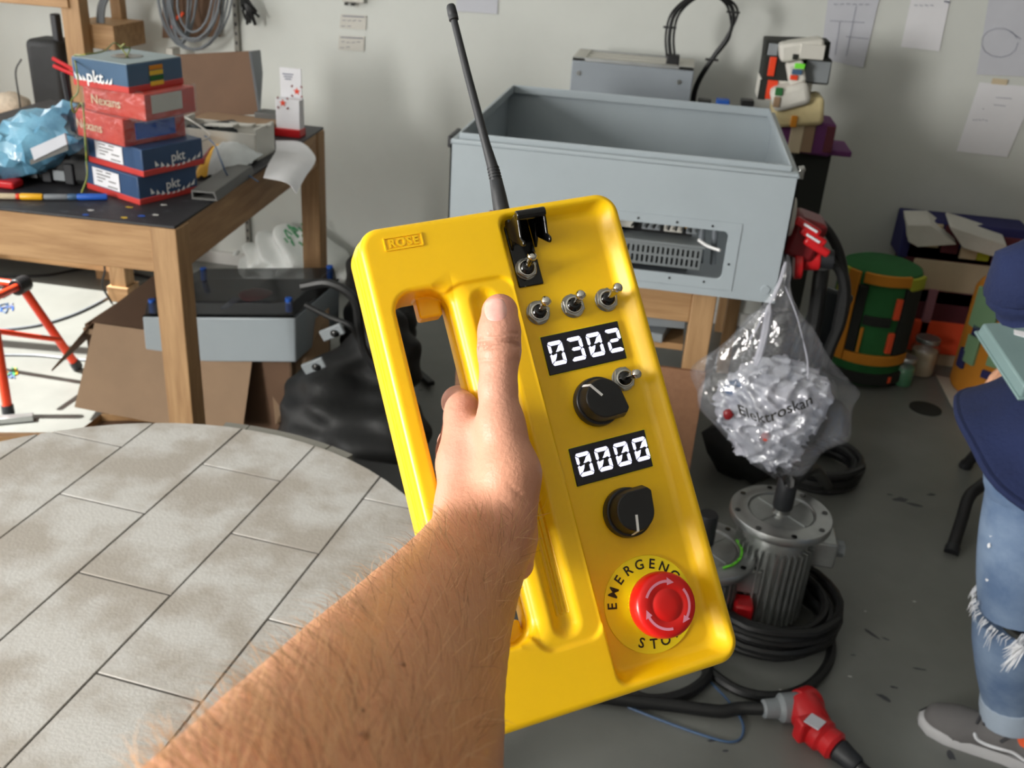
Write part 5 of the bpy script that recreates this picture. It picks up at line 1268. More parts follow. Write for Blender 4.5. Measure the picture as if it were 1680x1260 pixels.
for dx_ in (-.03, .0): MB().box(q + V((dx_, -.008, -.012)), (.014, .014, .012)).build('clip_foot', 'gloss_black', o)

# ---------------------------------------------------------------- foam stack in the corner behind the cabinet
FY = 3.78
fbase = Y(1310, 235, FY)[2]
ps = thing('plinth', 'dark post on the floor carrying the stack of foam pieces behind the cabinet', 'post', (Y(1322, 300, FY)[0], FY, 0))
MB().box((Y(1322, 300, FY)[0], FY + .03, (fbase - .02)/2), (.13, .16, fbase - .02)).build('post', 'foam_black', ps, bevel=.004)
MB().box((Y(1316, 240, FY)[0], FY + .03, fbase - .01), (.34, .2, .02)).build('top_board', 'foam_purple', ps, bevel=.004)
def fpiece(px0, py0, px1, py1, dep, m, label, rot=0, yoff=0, bev=.008, parts=(), nm='foam_block'):
    a, b = Y(px0, py1, FY + yoff), Y(px1, py0, FY + yoff); cc = (a+b)/2; sz = (abs(b[0]-a[0]), dep, abs(b[2]-a[2]))
    o = thing(nm, label, 'foam block', (cc[0], cc[1], a[2]), 'foam pieces stacked behind the cabinet')
    MB().box(cc, sz, roty(rot)).build('block', m, o, bevel=bev)
    for (pm, s0, s1, h0, h1) in parts:
        c2 = V((a[0] + sz[0]*(s0+s1)/2, cc[1] - dep/2 - .004, a[2] + sz[2]*(h0+h1)/2)); MB().box(c2, (sz[0]*(s1-s0), .010, sz[2]*(h1-h0))).build('patch', pm, o, bevel=.002)
    return o
fpiece(1258, 195, 1368, 238, .18, 'foam_purple', 'purple foam block with brown patches at the bottom of the stack', .05, parts=(('foam_pale', .3, .5, 0, 1), ('cardboard', .5, .68, .05, .95), ('foam_maroon', .86, 1.0, .1, .9)))
fpiece(1262, 160, 1352, 198, .16, 'foam_cream', 'torn cream foam slab lying across the purple block', -.15, -.04, .016, parts=(('foam_ochre', .38, .5, 0, .4),))
fpiece(1240, 130, 1330, 158, .16, 'foam_white', 'grey foam block with orange end patches, third from the top', .0, .02, .006, parts=(('foam_black', 0, .14, .05, .95), ('orange_steel', .14, .34, .1, .95)))
fpiece(1262, 140, 1330, 172, .12, 'foam_white', 'pale foam tube with a green band, leaning at the middle of the stack', -.35, -.10, .02, parts=(('foam_green', .05, .25, .55, .9), ('cardboard', .05, .22, .05, .5)))
fpiece(1246, 95, 1362, 126, .16, 'foam_black', 'black and grey foam block with orange corner, second from the top', -.02, .02, .006, parts=(('orange_steel', .08, .18, .2, .95), ('grey_plastic', .62, .98, .1, .95)))
fpiece(1288, 100, 1322, 134, .10, 'foam_white', 'small white foam end with a bright green band in the stack', -.35, -.08, .01, parts=(('neon_green', .3, .9, .72, .95), ('card_blue', .2, .8, .45, .68), ('orange_steel', .15, .6, .2, .42)))
fpiece(1250, 68, 1360, 95, .14, 'foam_black', 'dark striped foam block topmost at the back of the stack', -.05, .04, .004, parts=(('grey_plastic', .05, .2, .2, .8),))
fpiece(1276, 68, 1352, 92, .12, 'foam_white', 'long white foam wedge tilted across the top of the stack', -.22, -.06, .012, parts=(('carton_white', .45, 1.0, .1, .9), ('foam_black', .3, .42, .0, .3)))

# ---------------------------------------------------------------- red plug socket and black straps on the cabinet's right
ry = 2.62
rs = thing('socket_outlet', 'red industrial socket with white stripes mounted at the right end of the cabinet', 'socket', Y(1318, 400, ry))
MB().box(Y(1318, 385, ry), (.085, .12, .11), roty(.25)).build('housing', 'red_dark', rs, bevel=.015)
for k, (px, py) in enumerate(((1325, 372), (1334, 388), (1340, 405))): MB().box(Y(px, py, ry - .075), (.075, .02, .022), roty(.45)).build('cooling_rib', 'red_plastic', rs, bevel=.006)
for k, (px, py) in enumerate(((1330, 374), (1334, 391))): MB().box(Y(px, py, ry - .088), (.04, .006, .006), roty(.45)).build('white_stripe', 'frayed_white', rs)
MB().cyl(Y(1302, 432, ry - .03), Y(1316, 432, ry - .03), .042, n=24).build('cap_ring', 'red_plastic', rs, bevel=.004)
MB().cyl(Y(1318, 425, ry - .02), Y(1345, 425, ry - .02), .030, n=20).build('plug_neck', 'red_plastic', rs, bevel=.004)
MB().cyl(Y(1344, 424, ry - .02), Y(1366, 426, ry - .02), .026, n=20).build('cable_sleeve', 'black_rubber', rs)
for pts, w_, lab in (([(1362, 424), (1380, 445), (1386, 485), (1378, 530), (1362, 570), (1352, 600)], .017, 'thick black cable hanging down from the red socket'),
                     ([(1340, 360), (1362, 385), (1378, 420), (1384, 470), (1372, 540)], .014, 'second black cable arching over the red socket'),
                     ([(1348, 440), (1340, 500), (1330, 560), (1322, 600)], .022, 'flat dark strap hanging just left of the thick black cable')):
    mb = MB(); mb.tube(smooth_path([Y(px, py, ry + .05) for px, py in pts], 7), w_, 9); tag(mb.build('hanging_cable', 'cable_black'), lab, 'cable')
q = Y(1345, 520, 2.75); tag(MB().box(q - V((0, 0, .06)), (.10, .03, .30), roty(.22)).build('grey_cover', 'dark_roll', bevel=.01), 'dark grey cover panel hanging behind the black cables', 'panel')

# ---------------------------------------------------------------- clear plastic bag of crumpled film hanging from the socket
BGY = 2.12
kn = Y(1293, 440, BGY)
bg_ = thing('clear_bag', 'clear plastic bag stuffed with crumpled film hanging at the cabinet corner', 'bag', Y(1270, 770, BGY))
outl = [(1290, 425, 5, 5), (1291, 448, 6, 5), (1287, 470, 9, 8), (1282, 500, 24, 14), (1276, 540, 52, 26), (1270, 585, 84, 42), (1266, 625, 112, 60), (1264, 655, 122, 68), (1264, 690, 108, 70), (1268, 720, 82, 62), (1270, 748, 52, 44), (1270, 770, 18, 16)]
rr = random.Random(6); rows = []
for (px, py, rx_, ry_) in outl:
    row = []
    for k in range(41):
        a = 2*math.pi*k/40; wv = 1 + .10*math.sin(5*a + py*.05) + .06*math.sin(9*a - py*.03)
        cc = Y(px, py, BGY); s = np.linalg.norm(cc - EYE)/F_PX; row.append(cc + V((rx_*s*wv*math.cos(a), ry_*s*wv*math.sin(a), .010*math.sin(3*a + py) + rx_*s*.10*math.sin(2*a + 1))))
    row[-1] = row[0]; rows.append(row)
cols = list(map(list, zip(*rows))); cols = [smooth_path(c_, 4) for c_ in cols]
MB().sheet(cols).build('bag_film', 'clear_film', bg_, fix=False, angle=80)
cc = Y(1268, 662, BGY); P0 = [cc, Y(1256, 700, BGY), Y(1276, 735, BGY), Y(1215, 660, BGY), Y(1325, 650, BGY)]
def sdf_cr(P):
    d = None
    for p, r_ in zip(P0, (.125, .10, .065, .075, .07)):
        e = np.linalg.norm(P - p.astype(np.float32), axis=1) - r_; d = e if d is None else smin(d, e, .03)
    w = np.abs(np.sin(P[:,0]*70 + 1.7*np.sin(P[:,2]*60))) *.015 + np.abs(np.sin(P[:,2]*85 + 2*np.sin(P[:,1]*50 + P[:,0]*40)))*.012 + .003*np.sin(P[:,0]*190)*np.sin(P[:,2]*170)
    return (d + w).astype(np.float32)
Pc, Fc = surface_nets(sdf_cr, cc - V((.24, .16, .26)), cc + V((.22, .16, .17)), .007, 1)
net_build('crumpled_film', Pc, Fc, 'milky_film', bg_)
for k, (a, b, r_) in enumerate((((1289, 430), (1262, 500), .004), ((1262, 500), (1240, 600), .008), ((1288, 470), (1318, 560), .0015), ((1318, 560), (1325, 622), .002), ((1253, 510), (1228, 560), .002))):
    MB().tube(smooth_path([Y(*a, BGY - .06 - .01*k), (Y(*a, BGY - .08) + Y(*b, BGY - .10))/2 + V((.004, 0, 0)), Y(*b, BGY - .10)], 4), [r_*.5] + [r_]*7 + [r_*.4], 6).build('film_fold', 'milky_film', bg_)
for (px, py, m_, r_) in ((1195, 680, 'red_dark', .012), (1256, 717, 'orange_steel', .011), (1208, 645, 'card_navy', .03)):
    p = Y(px, py, BGY - .09 if r_ < .02 else BGY - .02); MB().ell(p, (r_, r_*.6, r_*1.1), noise=.25, seed=px).build('scrap', m_, bg_)
tm_ = []
word = 'Elektroskan'
b0, b1 = Y(1212, 690, BGY - .165), Y(1336, 664, BGY - .165); xd = (b1-b0)/np.linalg.norm(b1-b0)
tx_ = text_mesh(word, .052, (b0+b1)/2 + V((0, -.012, 0)), xd, np.cross(V((0, -1, 0)), xd)*1.0, lift=.0, weight=.0006); 
mid = (b0+b1)/2; half = np.linalg.norm(b1-b0)/2; wid = max(abs((V(p)-mid) @ xd) for p in tx_.v); sc_ = half/wid
nv_ = []
for p in tx_.v:
    q = V(p) - mid; s = (q @ xd)*sc_; r_ = q - xd*(q @ xd); nv_.append(mid + xd*s + r_*sc_*1.05 + V((0, .05*(s/half)**2, .006*math.sin(s*60))))
tx_.v = [tuple(p) for p in nv_]; tx_.build('bag_lettering', 'black_print', bg_, fix=False)

# ---------------------------------------------------------------- electric motors on the floor
def motor(base_px, top_px, rfl_px, label, green=False):
    b = Z(*base_px, 0); hz_ = Y(*top_px, b[1])[2]; s = np.linalg.norm(b + V((0, 0, hz_)) - EYE)/F_PX; rf = rfl_px*s
    o = thing('electric_motor', label, 'motor', (b[0], b[1], 0), 'electric motors on the floor'); x, y = b[0], b[1]
    rb = rf*.66; ht = hz_
    MB().lathe([(rb*.72, .0), (rb*.95, .01), (rb, .05), (rb, ht*.80), (rb*.96, ht*.86), (rb*.8, ht*.9), (rb*.8, ht*.92)], (x, y, 0), n=32).build('body', 'dull_alu', o)
    for k in range(34):
        a = 2*math.pi*k/34; MB().box((x + (rb + .006)*math.cos(a), y + (rb + .006)*math.sin(a), ht*.44), (.020, .0045, ht*.66), rotz(a)).build('cooling_fin', 'dull_alu', o)
    fl = MB().lathe([(rf*.63, ht - .026), (rf*.985, ht - .024), (rf, ht - .020), (rf, ht - .004), (rf*.985, ht - .001), (rf*.80, ht - .001), (rf*.70, ht + .004), (rf*.66, ht + .003), (rf*.64, ht - .006), (rf*.18, ht - .004), (rf*.16, ht + .002)], (x, y, 0), n=48).build('flange', 'brushed_alu', o)
    hl = MB()
    for k in range(8): a = 2*math.pi*k/8 + .2; hl.cyl((x + rf*.88*math.cos(a), y + rf*.88*math.sin(a), ht - .001), (x + rf*.88*math.cos(a), y + rf*.88*math.sin(a), ht + .0012), .0075, n=12)
    hl.build('bolt_hole', 'gloss_black', fl, kind='stuff')
    MB().lathe([(rf*.64, 0), (rf*.62, .004)], (x, y, ht - .0055), n=36).build('flange_recess', 'dull_alu', fl)
    MB().lathe([(.022, 0), (.022, .01), (.015, .012), (.015, .055), (.013, .058)], (x, y, ht), n=20).build('shaft', 'steel', o)
    MB().lathe([(.024, 0), (.026, .004), (.026, .085), (.023, .09)], (x, y, ht + .012), n=20).build('shaft_sleeve', 'black_rubber', o)
    for a in (.785, 2.356): MB().box((x, y, ht - .001), (rf*1.2, .006, .003), rotz(a)).build('flange_web', 'dull_alu', fl)
    MB().box((x + rb + .035, y + .02, ht*.70), (.07, .09, .075)).build('terminal_box', 'dull_alu', o, bevel=.006)
    MB().cyl((x + rb + .07, y + .02, ht*.70), (x + rb + .095, y + .02, ht*.70), .022, n=6).build('cable_gland', 'grey_plastic', o, bevel=.002)
    if green:
        gm_ = MB(); 
        for k in range(6): a = -.9 + .25*k; gm_.box((x + rf*.72*math.cos(a), y + rf*.72*math.sin(a), ht + .005), (.006, .03, .002), rotz(a))
        gm_.build('green_mark', 'neon_green', fl, kind='stuff')
    return o, (x, y, ht, rf)
m1, mi = motor((1245, 1008), (1279, 838), 79, 'finned aluminium motor with a black sleeve on its shaft, the nearer of two')
m2, mi2 = motor((1132, 1015), (1128, 893), 84, 'aluminium motor half hidden by the right edge of the remote', True)
# coiled black cable round the motor foot
def floor_coil(cx_, cy_, r0, n, label, seed, h=.018, r=.011, zt=.02, gap=.0):
    rr = random.Random(seed); mb = MB(); path = []
    for j in range(n*26):
        a = 2*math.pi*j/26; k = j/26; rad = r0*(.82 + .26*abs(math.sin(k*1.7 + seed))) + .01*rr.random(); path.append((cx_ + rad*math.cos(a), cy_ + rad*math.sin(a)*.95, zt + h*(k % (n/2.0))))
    mb.tube(smooth_path(path[::2], 2), r, 7); o = mb.build('cable_coil', 'cable_black', label=label, cat='cable'); return o
q = Z(1255, 1065, 0)
o = floor_coil(q[0], q[1] + .10, .165, 11, 'thick coil of black power cable around the foot of the nearer motor', 2)
mb = MB(); mb.tube(smooth_path([Z(px, py, .013) for px, py in ((1322, 960), (1350, 1000), (1364, 1055), (1355, 1095), (1318, 1130), (1265, 1143), (1210, 1132), (1165, 1102), (1150, 1085))], 7), .013, 8)
tag(mb.build('loop_cable', 'cable_black'), 'loose loop of black cable lying around the cable coil', 'cable')
q2 = Z(1330, 790, 0); o = floor_coil(q2[0], q2[1] + .05, .15, 9, 'coil of black cable on the floor behind the nearer motor', 5, zt=.015)
q4 = Z(1222, 800, 0); tag(MB().ell((q4[0], q4[1] + .10, .11), (.15, .12, .12), noise=.25, seed=9).build('black_bundle', 'black_bag'), 'dark lump added for shadow and black stuff between the fibreboard panel and the nearer motor', 'bundle')  # added black lump, stands in for floor shadow and indistinct black stuff
q3 = Z(1345, 745, 0); tag(MB().ell((q3[0] - .04, q3[1] + .05, .11), (.13, .11, .11), noise=.2, seed=4).build('black_bundle', 'black_bag'), 'crumpled black bundle on the floor below the clear bag', 'bundle')
mb = MB(); mb.tube([Z(1268, 800, .17) + V((0, -.03, 0)), Y(1280, 795, 2.25), Y(1292, 780, 2.25)], .02, 10)
tag(MB().tube(smooth_path([(mi[0], mi[1], mi[2] + .10), Y(1300, 790, mi[1] - .02), Y(1335, 770, mi[1] + .1), Z(1360, 800, .02)], 6), .017, 8).build('motor_cable', 'cable_black'), 'black cable looping off the top of the nearer motor', 'cable')
# red plugs on the floor
def along(a, b, prof, n=24): d = V(b)-V(a); return MB().lathe([(r_, t*np.linalg.norm(d)) for r_, t in prof], a, d, n)
pA, pB, pC = Z(1250, 1163, .035), Z(1312, 1160, .035), Z(1335, 1150, .035)
p1_ = thing('power_plug', 'grey and red industrial plug lying on the floor, upper left of the two', 'plug', V((pB[0], pB[1], 0)))
along(pA, pB, [(.017, 0), (.022, .05), (.024, .4), (.034, .5), (.036, .95), (.034, 1)]).build('grey_grip', 'grey_plastic', p1_)
along(pB, pC, [(.036, 0), (.040, .1), (.040, .85), (.036, 1)]).build('red_ring', 'red_plastic', p1_)
mb = MB(); mb.tube(smooth_path([pA + (pB-pA)*.1, pA + V((-.05, .002, -.012)), Z(1180, 1167, .018), Z(1110, 1158, .018), Z(1040, 1150, .018), Z(960, 1140, .018)], 6), .016, 10)
mb.build('power_cable', 'cable_black', p1_)
pD, pE, pF, pG = Z(1322, 1155, .04), Z(1330, 1190, .04), Z(1374, 1228, .035), Z(1408, 1258, .03)
p2_ = thing('power_connector', 'all red industrial connector on the floor with a white rating label', 'plug', V((pE[0], pE[1], 0)))
along(pD + V((-.01, .0, 0)), pE + (pF-pE)*.25, [(.030, 0), (.042, .06), (.044, .3), (.040, .9), (.034, 1)]).build('socket_body', 'red_plastic', p2_)
along(pE, pF, [(.036, 0), (.040, .1), (.040, .5), (.033, .6), (.036, .9), (.028, 1)]).build('grip_body', 'red_plastic', p2_)
MB().box(Z(1322, 1195, .05), (.05, .03, .06), rotz(.5)).build('latch', 'red_plastic', p2_, bevel=.006)
q = Z(1337, 1184, .088); MB().box(q, (.036, .036, .003), rotz(-.6)).build('rating_label', 'paper_grey', p2_)
along(pF, pG, [(.024, 0), (.028, .1), (.024, .5), (.022, .9), (.018, 1)]).build('cable_gland', 'black_rubber', p2_)
MB().tube([pG, Z(1460, 1300, .02)], .016, 10).build('power_cable', 'cable_black', p2_)
q = Z(1208, 1040, 0); tag(MB().box((q[0], q[1] - .01, .06), (.05, .06, .12)).build('red_socket_block', 'red_plastic', bevel=.008), 'red socket block standing behind the lower right corner of the remote', 'socket')
mb = MB(); mb.tube(smooth_path([Z(px, py, .003) for px, py in ((1165, 1118), (1195, 1150), (1218, 1185), (1216, 1210), (1195, 1217), (1150, 1205), (1080, 1180), (1030, 1160))], 7), .0032, 6)
tag(mb.build('thin_wire', 'wire_blue'), 'thin blue wire looping over the floor beside the plugs', 'wire')
mb = MB(); mb.tube(smooth_path([Z(px, py, .016) for px, py in ((1100, 1090), (1150, 1075), (1160, 1110), (1120, 1140), (1060, 1148), (1000, 1120))], 7), .015, 8)
tag(mb.build('loop_cable', 'cable_black'), 'black cable curling out from under the remote corner', 'cable')

# ---------------------------------------------------------------- foam rolls and the pile in the right corner
def foam_roll(base, h, r, m, label, patches, flip=0, tilt=0):
    x, y = base[0], base[1]; o = thing('foam_roll', label, 'foam roll', (x, y, 0), 'patched foam rolls')
    MB().lathe([(r*.97, 0), (r, .015), (r, h - .04), (r*.93, h - .012), (r*.75, h)], (x, y, .012), n=40).build('core', m, o)
    for (pm, a0, a1, z0, z1) in patches:
        mb = MB(); n = 10; t = .014; P_o, P_i = [], []
        for k in range(n+1):
            a = R(a0 + (a1-a0)*k/n); P_o.append((x + (r+t)*math.cos(a), y + (r+t)*math.sin(a))); P_i.append((x + (r-.002)*math.cos(a), y + (r-.002)*math.sin(a)))
        poly = [(p[0], p[1], .012 + z0*h) for p in P_o] + [(p[0], p[1], .012 + z0*h) for p in P_i[::-1]]
        mb.prism(poly, (0, 0, (z1-z0)*h)).build('patch', pm, o, bevel=.003)
    return o
b1 = Z(1414, 632, 0); hr1 = Y(1430, 432, b1[1] + .13)[2]
foam_roll((b1[0], b1[1] + .13, 0), hr1, .165, 'foam_green', 'foam roll patched in ochre, green and black on the floor beside the hanging cables', [
    ('foam_ochre', 215, 232, .20, .98), ('foam_lime', 196, 214, .55, .98), ('foam_ochre', 196, 214, .26, .54), ('foam_ochre', 233, 330, .20, .29), ('foam_ochre', 238, 300, .90, .99), ('foam_lime', 300, 332, .86, .97),
    ('foam_black', 233, 246, .30, .88), ('foam_black', 296, 326, .30, .88), ('foam_orange', 286, 294, .32, .5), ('foam_orange', 286, 294, .62, .8), ('foam_black', 248, 284, .55, .63), ('foam_ochre', 248, 252, .30, .52), ('foam_black', 205, 330, .02, .12), ('foam_orange', 300, 306, .04, .1)])
b2 = Z(1652, 665, 0); hr2 = Y(1610, 468, b2[1] + .1)[2]
foam_roll((b2[0], b2[1] + .12, 0), hr2, .20, 'foam_ochre', 'ochre foam roll with mint green patches standing beside the person', [
    ('foam_mint', 190, 225, .62, .98), ('foam_mint', 248, 330, .66, .82), ('foam_mint', 228, 262, .36, .56), ('foam_mint', 196, 214, .30, .55), ('foam_navy', 200, 226, .56, .66), ('foam_navy', 188, 200, .22, .40), ('foam_navy', 226, 262, .24, .31),
    ('foam_orange', 246, 252, .31, .36), ('foam_mint', 262, 290, .34, .50), ('foam_mint', 240, 262, .02, .15), ('foam_navy', 276, 300, .22, .30), ('foam_orange', 284, 296, .31, .36)])
tag(MB().hexa([Z(*p, .001) for p in ((1535, 615), (1660, 640), (1640, 692), (1562, 668))], [Z(*p, .011) for p in ((1535, 615), (1660, 640), (1640, 692), (1562, 668))]).build('foam_sheet', 'foam_white'), 'white foam sheet on the floor under the ochre foam roll', 'sheet')
PY = 4.29
def slab(px0, py0, px1, py1, dep, m, label, yc=PY, tilt=0, bev=.008, parts=()):
    a, b = Y(px0, py1, yc - dep/2), Y(px1, py0, yc - dep/2); o = thing('foam_slab', label, 'foam slab', ((a[0]+b[0])/2, yc, a[2]), 'foam slabs piled in the corner')
    MB().box(((a[0]+b[0])/2, yc, (a[2]+b[2])/2), (b[0]-a[0], dep, b[2]-a[2]), roty(tilt)).build('slab', m, o, bevel=bev)
    for (pm, s0, s1, h0, h1) in parts: MB().box((a[0] + (b[0]-a[0])*(s0+s1)/2, yc - dep/2 - .004, a[2] + (b[2]-a[2])*(h0+h1)/2), ((b[0]-a[0])*(s1-s0), .012, (b[2]-a[2])*(h1-h0)), roty(tilt)).build('patch', pm, o, bevel=.004)
    return o
slab(1478, 558, 1690, 604, .18, 'foam_pale', 'pale foam slab at the bottom of the corner pile, behind the glass jar')
slab(1462, 546, 1690, 572, .20, 'foam_orange', 'bright orange foam slab low in the corner pile', tilt=0)
slab(1478, 492, 1690, 548, .18, 'foam_maroon', 'dark maroon foam slab with a pink stripe above the orange one', parts=(('foam_pink', .14, .22, 0, 1),), tilt=0)
slab(1478, 470, 1690, 494, .18, 'foam_pink', 'dull pink foam slab in the middle of the corner pile', tilt=0)
slab(1488, 444, 1690, 472, .19, 'foam_pale', 'beige foam slab above the dull pink one', tilt=0)
slab(1478, 418, 1695, 446, .18, 'foam_maroon', 'maroon foam slab just under the navy-edged one', tilt=0)
slab(1472, 380, 1695, 422, .18, 'foam_navy', 'navy foam slab with cream and maroon patches near the top of the pile', parts=(('foam_pale', .12, .30, .35, .95), ('foam_maroon', .32, .46, .25, .95), ('foam_pale', .48, .62, .15, .85), ('foam_lime', .62, .72, .15, .75), ('foam_maroon', .74, .98, .1, .8)), tilt=0)
def chunk(pts, yy, th, label):
    P = [Y(px, py, yy) for px, py in pts]; n = V((0, .12, .03)); tag(MB().prism(P, n).build('foam_offcut', 'foam_white', bevel=.004), label, 'foam offcut', 'white foam offcuts on the corner pile')
chunk([(1488, 369), (1528, 369), (1570, 402), (1506, 406), (1490, 397)], 4.14, .03, 'blunt white foam offcut at the left on top of the corner pile')
chunk([(1558, 374), (1562, 372), (1652, 402), (1646, 426), (1580, 408)], 4.12, .03, 'long tapering white foam offcut at the right on top of the corner pile')
for k, (px, py, r_, h_, m_, lab) in enumerate(((1478, 630, .045, .11, 'green_print', 'small green glass jar on the floor before the corner pile'), (1508, 612, .06, .15, 'foam_pale', 'larger glass jar with beige contents behind the green jar'))):
    b = Z(px, py, 0); o = thing('glass_jar', lab, 'jar', b); MB().lathe([(r_*.8, .003), (r_*.85, .01), (r_*.85, h_*.75)], b, n=20).build('contents', m_, o)
    MB().lathe([(r_*.9, 0), (r_, .008), (r_, h_*.8), (r_*.8, h_*.9), (r_*.8, h_)], b, n=24).build('glass', 'clear_film', o); MB().lathe([(r_*.84, 0), (r_*.86, .014), (r_*.8, .018)], b + V((0, 0, h_)), n=20).build('lid', 'dull_alu', o)

# ---------------------------------------------------------------- chair behind the person
cx_, cy_ = 1.42, 2.98
ch = thing('chair', 'dark tubular chair mostly hidden behind the person at right', 'chair', (cx_, cy_, 0))
la_, lb_ = Z(1562, 902, .012), Y(1590, 815, 2.86)
MB().box((1.42, 2.98, .45), (.42, .42, .04)).build('seat', 'black_bag', ch, bevel=.012)
for pts in ([la_, lb_ + (la_-lb_)*.45, lb_, Y(1612, 795, 2.92), Y(1640, 770, 3.0), (1.25, 2.9, .43)], [(1.62, 2.70, .012), (1.62, 2.74, .2), (1.58, 2.84, .43)], [(1.20, 3.26, .012), (1.24, 3.2, .2), (1.26, 3.14, .43)], [(1.64, 3.26, .012), (1.62, 3.2, .2), (1.58, 3.14, .43)]):
    lg = MB().tube(smooth_path(pts, 6), .019, 12).build('leg', 'dark_metal', ch)
    p, d = V(pts[0]), V(pts[1]) - V(pts[0]); d /= np.linalg.norm(d); MB().lathe([(.022, 0), (.0225, .02), (.021, .025)], p - d*.012, d, 14).build('foot_cap', 'black_rubber', lg)
MB().box((1.42, 3.2, .78), (.40, .035, .28)).build('backrest', 'black_bag', ch, bevel=.012)
for x in (1.25, 1.59): MB().tube([(x, 3.14, .43), (x, 3.19, .70)], .014, 10).build('back_post', 'dark_metal', ch)
# ---------------------------------------------------------------- person standing at the right edge
pr_ = thing('person', 'standing person in navy sweatshirt, ripped blue jeans and grey sneakers, holding a tray', 'person', (.95, 1.80, 0))
fd = V((-.93, .36, 0)); fd /= np.linalg.norm(fd); sd2 = V((-fd[1], fd[0], 0))     # facing, and their left... across
YA, YB = 1.87, 1.66
toeA = Z(1503, 1185, .02) + V((.012, .03, 0)); toeA[2] = 0
heelA = toeA - fd*.285
ankA = heelA + fd*.06 + V((0, 0, .10))
heelB = V((1.02, 1.58, 0)); toeB = heelB + V((-.98, .10, 0))*.285; ankB = heelB + V((-.06, .006, .10))
def legc(px, py, yy, r): q = Y(px, py, yy); return q + V((r*.93, 0, 0))
kneeA = legc(1612, 960, YA, .085); hipA = V((.93, YA - .02, .90)); thA = legc(1632, 780, YA, .090)
hipB = V((.97, YB + .03, .90)); kneeB = V((.91, YB, .50))
elb = Y(1640, 455, 1.50) + V((.042, 0, 0)); sho = V((.98, 1.575, 1.37)); hnd = V((.80, 1.56, .97))
elb2 = V((.98, 2.06, 1.09)); sho2 = V((1.02, 1.98, 1.38)); hnd2 = V((.80, 1.98, .95))
hd = V((1.0, 1.79, 1.585))
def fingers_of(h, d, s, up_):
    d, s, up_ = [V(q)/np.linalg.norm(q) for q in (d, s, up_)]; out = []
    for k, (o, L_) in enumerate(((-.030, .070), (-.010, .080), (.010, .076), (.029, .060))):
        a = h + d*.05 + s*o; b = a + d*L_*.5 - up_*.012; e = b + d*L_*.35 - up_*.030; out.append([(a, .0095), (b, .0085), (e, .0075)])
    out.append([(h - s*.03 + d*.0, .013), (h - s*.055 + d*.03, .010), (h - s*.062 + d*.058 - up_*.01, .008)])
    return out
hf = fingers_of(hnd, hnd - elb, (0.2, 1, 0), (0, 0, 1)) + fingers_of(hnd2, hnd2 - elb2, (0.2, -1, 0), (0, 0, 1))
def sdf_person(P):
    def E(cc, rr_): a = (P - V(cc).astype(np.float32))/V(rr_).astype(np.float32); return (np.linalg.norm(a, axis=1)-1)*min(rr_)
    d = E(hd + V((0, 0, .02)), (.098, .076, .115)); d = smin(d, E(hd + fd*.045 - V((0, 0, .055)), (.055, .05, .06)), .03)
    d = smin(d, cone(P, hd - V((-.02, 0, .06)), (1.03, 1.79, 1.40), .054, .060), .02)
    n_ = hd + fd*.098 + V((0, 0, -.012)); d = smin(d, cone(P, n_ + V((0, 0, .035)) - fd*.008, n_ + fd*.012, .010, .014), .012)
    for s in (-1, 1): d = smin(d, E(hd + sd2*s*.078 - fd*.01, (.022, .012, .032)), .006)
    for s in (-1, 1): d = smax(d, -(np.linalg.norm(P - (hd + fd*.092 + sd2*s*.032 + V((0, 0, .022))).astype(np.float32), axis=1) - .013), .010)
    t = smin(E((1.03, 1.785, 1.27), (.095, .16, .16)), E((.985, 1.78, 1.0), (.10, .14, .24)), .06); d = smin(d, t, .04)
    for a, b, e in ((sho, elb, hnd), (sho2, elb2, hnd2)):
        d = smin(d, cone(P, a, b, .050, .042), .03); d = smin(d, cone(P, b, e, .041, .027), .012)
        m_ = e + (e-b)/np.linalg.norm(e-b)*.04; d = smin(d, cone(P, e, m_, .030, .034), .012)
    for f in hf:
        for (a, ra), (b, rb) in zip(f[:-1], f[1:]): d = smin(d, cone(P, a, b, ra, rb), .004)
    for hp_, k_, an_ in ((hipA, kneeA, ankA), (hipB, kneeB, ankB)):
        d = smin(d, cone(P, hp_, k_, .072, .050), .03); d = smin(d, cone(P, k_, an_, .048, .032), .012)
    return d.astype(np.float32)
lo_, hi_ = V((.50, 1.38, .06)), V((1.22, 2.18, 1.76))
Pp, Fp = surface_nets(sdf_person, lo_, hi_, .0085, 1)
net_build('body', Pp, Fp, 'skin_plain', pr_)
for s in (-1, 1):
    e = hd + fd*.084 + sd2*s*.032 + V((0, 0, .022)); eo = MB().ell(e, (.012, .012, .010)).build('eye', 'eye_white', pr_)
    MB().ell(e + fd*.009, (.005, .005, .005), nu=10, nv=7).build('iris', 'hair_brown', eo)
MB().ell(hd + fd*.098 + V((0, 0, -.062)), (.012, .024, .007), rot=np.array([fd, sd2, [0, 0, 1]]).T).build('mouth', 'lip', pr_, label='closed mouth')
MB().ell(hd + V((.02, 0, .055)), (.112, .092, .105), nu=24, nv=14, noise=.06, seed=3).build('hair', 'hair_brown', pr_)
